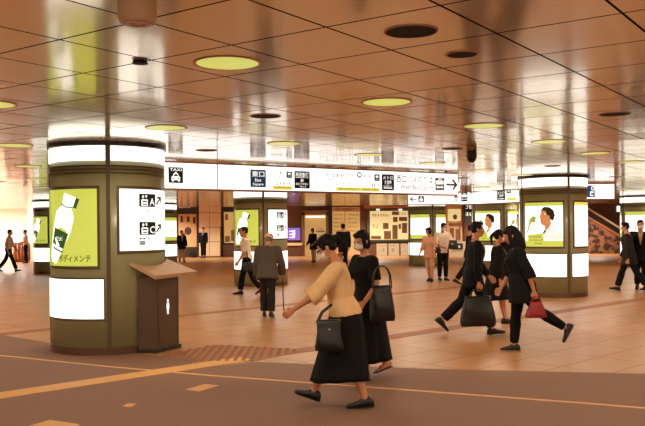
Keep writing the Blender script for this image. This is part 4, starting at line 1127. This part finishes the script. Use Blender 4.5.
# middle ground
J6 = person('person in a beige flat cap and grey jacket walking away with a cane', ground(268, 317), -4, 1.54, 'm', .0095, lean=15,
    legs=((5, 2, 0), (-7, 6, -6)), arms=((2, 10, 14), (10, 14, 14)), head=(16, 0), top=(M_tweed, dict(g=.038, hem=-.09, name='jacket', flare=.02, collar=1, loose=.01)), bottom=('trousers', M_charc, dict(loose=.024)), hair='short', hairm=M_greyhair, cap=M_capm)
J7 = person('person in a pale shirt with a dark shoulder strap walking left before the bottle advert', ground(247, 294.5), 96, 1.68, 'm', .0095, lean=3,
    legs=((-16, 18, -24), (14, 4, 0)), arms=((8, 8, 24), (-12, 10, 14)), head=(2, 0), top=(M_shirt, dict(g=.018, hem=-.02, sleeve=.95, sg=.016, name='shirt')), bottom=('trousers', M_black, dict(loose=.018)), hair='short')
J8 = person('person in dark suit and tie standing in front of the stone pillar', ground(203.5, 257.8), 170, 1.72, 'm', .011, lean=0,
    legs=((2, 2, 0), (-1, 2, 0)), arms=((4, 7, 14), (4, 7, 14)), top=(M_suit, dict(g=.024, hem=-.10, name='jacket')), bottom=('trousers', M_navyt), hair='short', collar=(M_shirt, M_tie), mask=True)
J9 = person('person in a dark cardigan and pale trousers walking beside the notice board', ground(182, 262), 200, 1.58, 'f', .011, lean=2,
    legs=((12, 4, 0), (-10, 14, -14)), arms=((10, 9, 14), (-8, 9, 14)), top=(M_black2, dict(g=.028, hem=-.12, name='cardigan', flare=.02)), bottom=('trousers', M_beigec, dict(loose=.02)), hair='bob', collar=(M_shirt, None))
J10 = person('person in dark clothes standing in the lit shop entrance', ground(313.5, 262), 140, 1.62, 'f', .011, lean=4,
    legs=((2, 2, 0), (-4, 6, 0)), arms=((8, 8, 40), (10, 8, 30)), top=(M_black2, dict(g=.03, hem=-.16, name='coat', flare=.02)), bottom=('trousers', M_beigec), hair='bob', mask=True)
J11 = person('person seen from behind facing the price boards above the women', (.0 + (343 - CX)/F*30, 30), 6, 1.78, 'm', .011, lean=1,
    legs=((2, 2, 0), (-1, 2, 0)), arms=((2, 9, 14), (3, 9, 12)), top=(M_suit, dict(g=.026, hem=-.09, name='jacket')), bottom=('trousers', M_navyt), hair='short')
J12 = person('person in a pink top and beige shorts standing beside the person with a dark bag', ground(430, 281.5), 150, 1.60, 'f', .0105, lean=2,
    legs=((5, 3, 0), (-8, 10, -6)), arms=((8, 10, 30), (10, 10, 40)), head=(6, -30), top=(M_pinkc, dict(g=.024, hem=-.08, sleeve=1.4, name='blouse', flare=.015)), bottom=('shorts', M_beigec, dict(end=.48, loose=.03)), hair='bob', shoes=M_black)
J13 = person('person in a pale shirt and black trousers holding a dark bag beside the pink top', ground(443, 280.5), 195, 1.74, 'm', .0105, lean=1,
    legs=((3, 2, 0), (-3, 4, 0)), arms=((26, 10, 68, 25), (8, 9, 60, 25)), head=(12, 20), top=(M_shirt, dict(g=.022, hem=-.05, sleeve=1.1, sg=.018, name='shirt')), bottom=('trousers', M_black, dict(loose=.008)), hair='short', mask=True)
J14 = person('person in dark clothes half hidden behind the suited walker', ground(470, 285.5), RT, 1.68, 'm', .0105, lean=3,
    legs=((16, 4, 4), (-22, 14, -22)), arms=((14, 9, 22), (-14, 9, 20)), top=(M_suit, dict(g=.024, hem=-.08, name='jacket')), bottom=('trousers', M_navyt), hair='short')
J15 = person('person hidden but for the head behind the ponytail and the long hair', ((507.5 - CX)/F*21, 21), 180, 1.60, 'm', .0105, lean=1,
    legs=((10, 3, 0), (-8, 10, -10)), arms=((6, 9, 20), (-6, 9, 14)), top=(M_suit, dict(g=.024, hem=-.08, name='jacket')), bottom=('trousers', M_navyt), hair='short')
J16 = person('person in a dark coat walking left, seen from behind, near the right edge', ground(629, 291), 68, 1.72, 'm', .0095, lean=4,
    legs=((-23, 12, -16), (21, 4, 8)), arms=((-8, 9, 12), (8, 9, 14)), head=(4, 0), top=(M_charc, dict(g=.034, hem=-.13, name='coat', flare=.02)), bottom=('trousers', M_navyt, dict(loose=.024)), hair='short')
J17 = person('person in a dark suit, white shirt and mask facing us at the right edge', ground(641, 290), 158, 1.74, 'm', .0095, lean=1,
    legs=((9, 3, 0), (-10, 10, -10)), arms=((6, 9, 16), (-4, 9, 14)), head=(4, 0), top=(M_suit, dict(g=.028, hem=-.11, name='jacket', flare=.01)), bottom=('trousers', M_navyt), hair='short', mask=True, collar=(M_shirt, None))
J18 = person('person in a beige shirt and black trousers walking right at the far left', ground(9, 272), -84, 1.72, 'm', .0105, lean=3,
    legs=((-22, 16, -24), (24, 4, 12)), arms=((14, 9, 26), (-12, 9, 30)), top=(M_beigec, dict(g=.022, hem=-.02, sleeve=.95, sg=.018, name='shirt')), bottom=('trousers', M_black, dict(loose=.016)), hair='short')
J19 = person('person in a white shirt standing by the rose ticket gates', ((25.5 - CX)/F*39.6, 39.6), 120, 1.68, 'm', .011, lean=1,
    legs=((2, 2, 0), (-2, 3, 0)), arms=((20, 9, 60, 15), (10, 9, 40, 10)), top=(M_shirt, dict(g=.022, hem=-.02, sleeve=.95, name='shirt')), bottom=('trousers', M_navyt), hair='short')

# things they hold
w = J1['w']
hipb = w(J1['sp'](.02), (-.205, -.02, -.0))
bt = bag_body('shoulder_bag', 'black leather shoulder bag at the hip of the cream top and black skirt', 'bag', hipb + Vector((-.14, -.06, -.04)), .25, .27, .12, 0, M_leather, taper=.8, clasp=True, folds=.008,
    strap=[Vector((-.10, 0, -.02)), Vector((-.06, .03, .06)), Vector((.02, .07, .12))])
w = J2['w']; e = w('elL')
bag_body('tote_bag', 'large black tote bag hanging from the arm of the masked walker in the dress', 'bag', e + Vector((.05, -.06, .02)), .27, .37, .13, 20, M_leather, taper=.72, folds=.008, handles=(.20, .10))
w = J3['w']; h = w('wrR') + Vector((0, 0, -.09))
bag_body('carrier_bag', 'big black bag carried low by the suited walker', 'bag', h + Vector((-.02, -.03, -.11)), .54, .44, .16, 4, M_leather, taper=.72, folds=.01, handles=(.10, .10))
w = J5['w']; h = w('wrL') + Vector((0, 0, -.085))
bag_body('handbag', 'dark red handbag carried behind by the walker with long hair', 'bag', h + Vector((.03, 0, -.06)), .27, .20, .13, 4, M_redbag, taper=.55, folds=.010, handles=(.07, .055))
h = J6['w']('wrR') + Vector((.0, .06, -.07))
t = thing('walking_cane', 'thin dark walking cane in the hand of the capped walker', 'cane', (h.x + .02, h.y + .06, 0))
lo = h - Vector((h.x + .02, h.y + .06, 0))
bm = bmesh.new(); limb(bm, [(0, 0, .012), lo + Vector((0, 0, -.01))], [.010, .011], 10); obj('shaft', bm, M_cane, t, True)
bm = bmesh.new(); limb(bm, [lo + Vector((0, -.06, 0)), lo + Vector((0, -.02, .012)), lo + Vector((0, .05, .004))], [.011, .013, .011], 10); obj('grip', bm, M_cane, t, True)
bm = bmesh.new(); limb(bm, [(0, 0, .001), (0, 0, .03)], [.014, .013], 10, False); obj('rubber_tip', bm, M_dark, t, True)
sp7 = J7['w']; a = J7['sp']
hb_ = sp7(a(-.03), (-.255, -.03, -.02))
pts = [sp7(a(.0), (-.225, -.02, .0)) - hb_, sp7(a(.12), (-.21, -.01, 0)) - hb_, sp7(a(.22), (-.20, .0, 0)) - hb_, sp7(a(.29), (-.10, .0, .022)) - hb_, sp7(a(.26), (-.02, -.13, 0)) - hb_]
bag_body('messenger_bag', 'dark bag hanging at the side of the pale shirted walker', 'bag', hb_, .26, .22, .09, 0, M_leather, taper=.95, strap=pts)
h = J13['w']('wrL')
bag_body('document_bag', 'dark bag held in front of the pale shirted person by the pink top', 'bag', h + Vector((.02, -.08, .08)), .30, .26, .10, 10, M_leather, taper=.8, folds=.01)
h = J12['w']('elL')
bag_body('crossbody_bag', 'dark strap bag on the pink topped person', 'bag', h + Vector((.06, -.03, .02)), .20, .18, .08, 30, M_leather, taper=.8)
#ENDPEOPLE
# ------------------------------------------------------------------ lights
for i, p in enumerate(LAMPS):
    pass
n = 0
for p, i, j, vis in LITS:
    if not clear(p) or (i + j) % 2 or not (-8 < p[1] < 33) or abs(p[0]) > 16: continue
    ld = bpy.data.lights.new('downlight_lamp', 'SPOT'); ld.energy = 125; ld.color = (1.0, .86, .64)
    ld.spot_size = R_(172); ld.spot_blend = .35; ld.shadow_soft_size = .2
    lo = bpy.data.objects.new('downlight_lamp', ld); COL.objects.link(lo); lo.location = (p[0], p[1], 2.73); n += 1
for x, y in ((-9, 43.5), (-3, 43.5), (3, 43.5), (9, 43.5), (15, 43.5)):  # fill spots without fittings, added to brighten the rear wall and pillar
    ld = bpy.data.lights.new('rear_fill', 'SPOT'); ld.energy = 1100; ld.color = (1.0, .90, .76); ld.spot_size = R_(150); ld.spot_blend = .6; ld.shadow_soft_size = .3
    lo = bpy.data.objects.new('rear_fill', ld); COL.objects.link(lo); lo.location = (x, y, 3.1)
w = bpy.data.worlds.new('world'); SC.world = w; w.use_nodes = True
bg = w.node_tree.nodes['Background']; bg.inputs['Color'].default_value = (1.0, .80, .60, 1); bg.inputs['Strength'].default_value = 1.1

# ------------------------------------------------------------------ camera
cam = bpy.data.cameras.new('camera'); co = bpy.data.objects.new('camera', cam); COL.objects.link(co)
cam.sensor_width = 36; cam.sensor_fit = 'HORIZONTAL'; cam.lens = F*36/645; cam.shift_y = (CY - 213)/645; cam.clip_end = 200; cam.clip_start = .05
right = Vector((math.cos(ROLL), 0, -math.sin(ROLL))); up = Vector((math.sin(ROLL), 0, math.cos(ROLL))); back = Vector((0, -1, 0))
M = Matrix((right, up, back)).transposed().to_4x4(); M.translation = (0, 0, EYE); co.matrix_world = M
SC.camera = co
SC.view_settings.view_transform = 'Standard'; SC.view_settings.look = 'None'; SC.view_settings.exposure = 0.0; SC.view_settings.gamma = 1.0; SC.view_settings.use_curve_mapping = False
SC.cycles.max_bounces = 6; SC.cycles.diffuse_bounces = 3; SC.cycles.glossy_bounces = 4; SC.cycles.use_denoising = True
SC.cycles.sample_clamp_indirect = 6
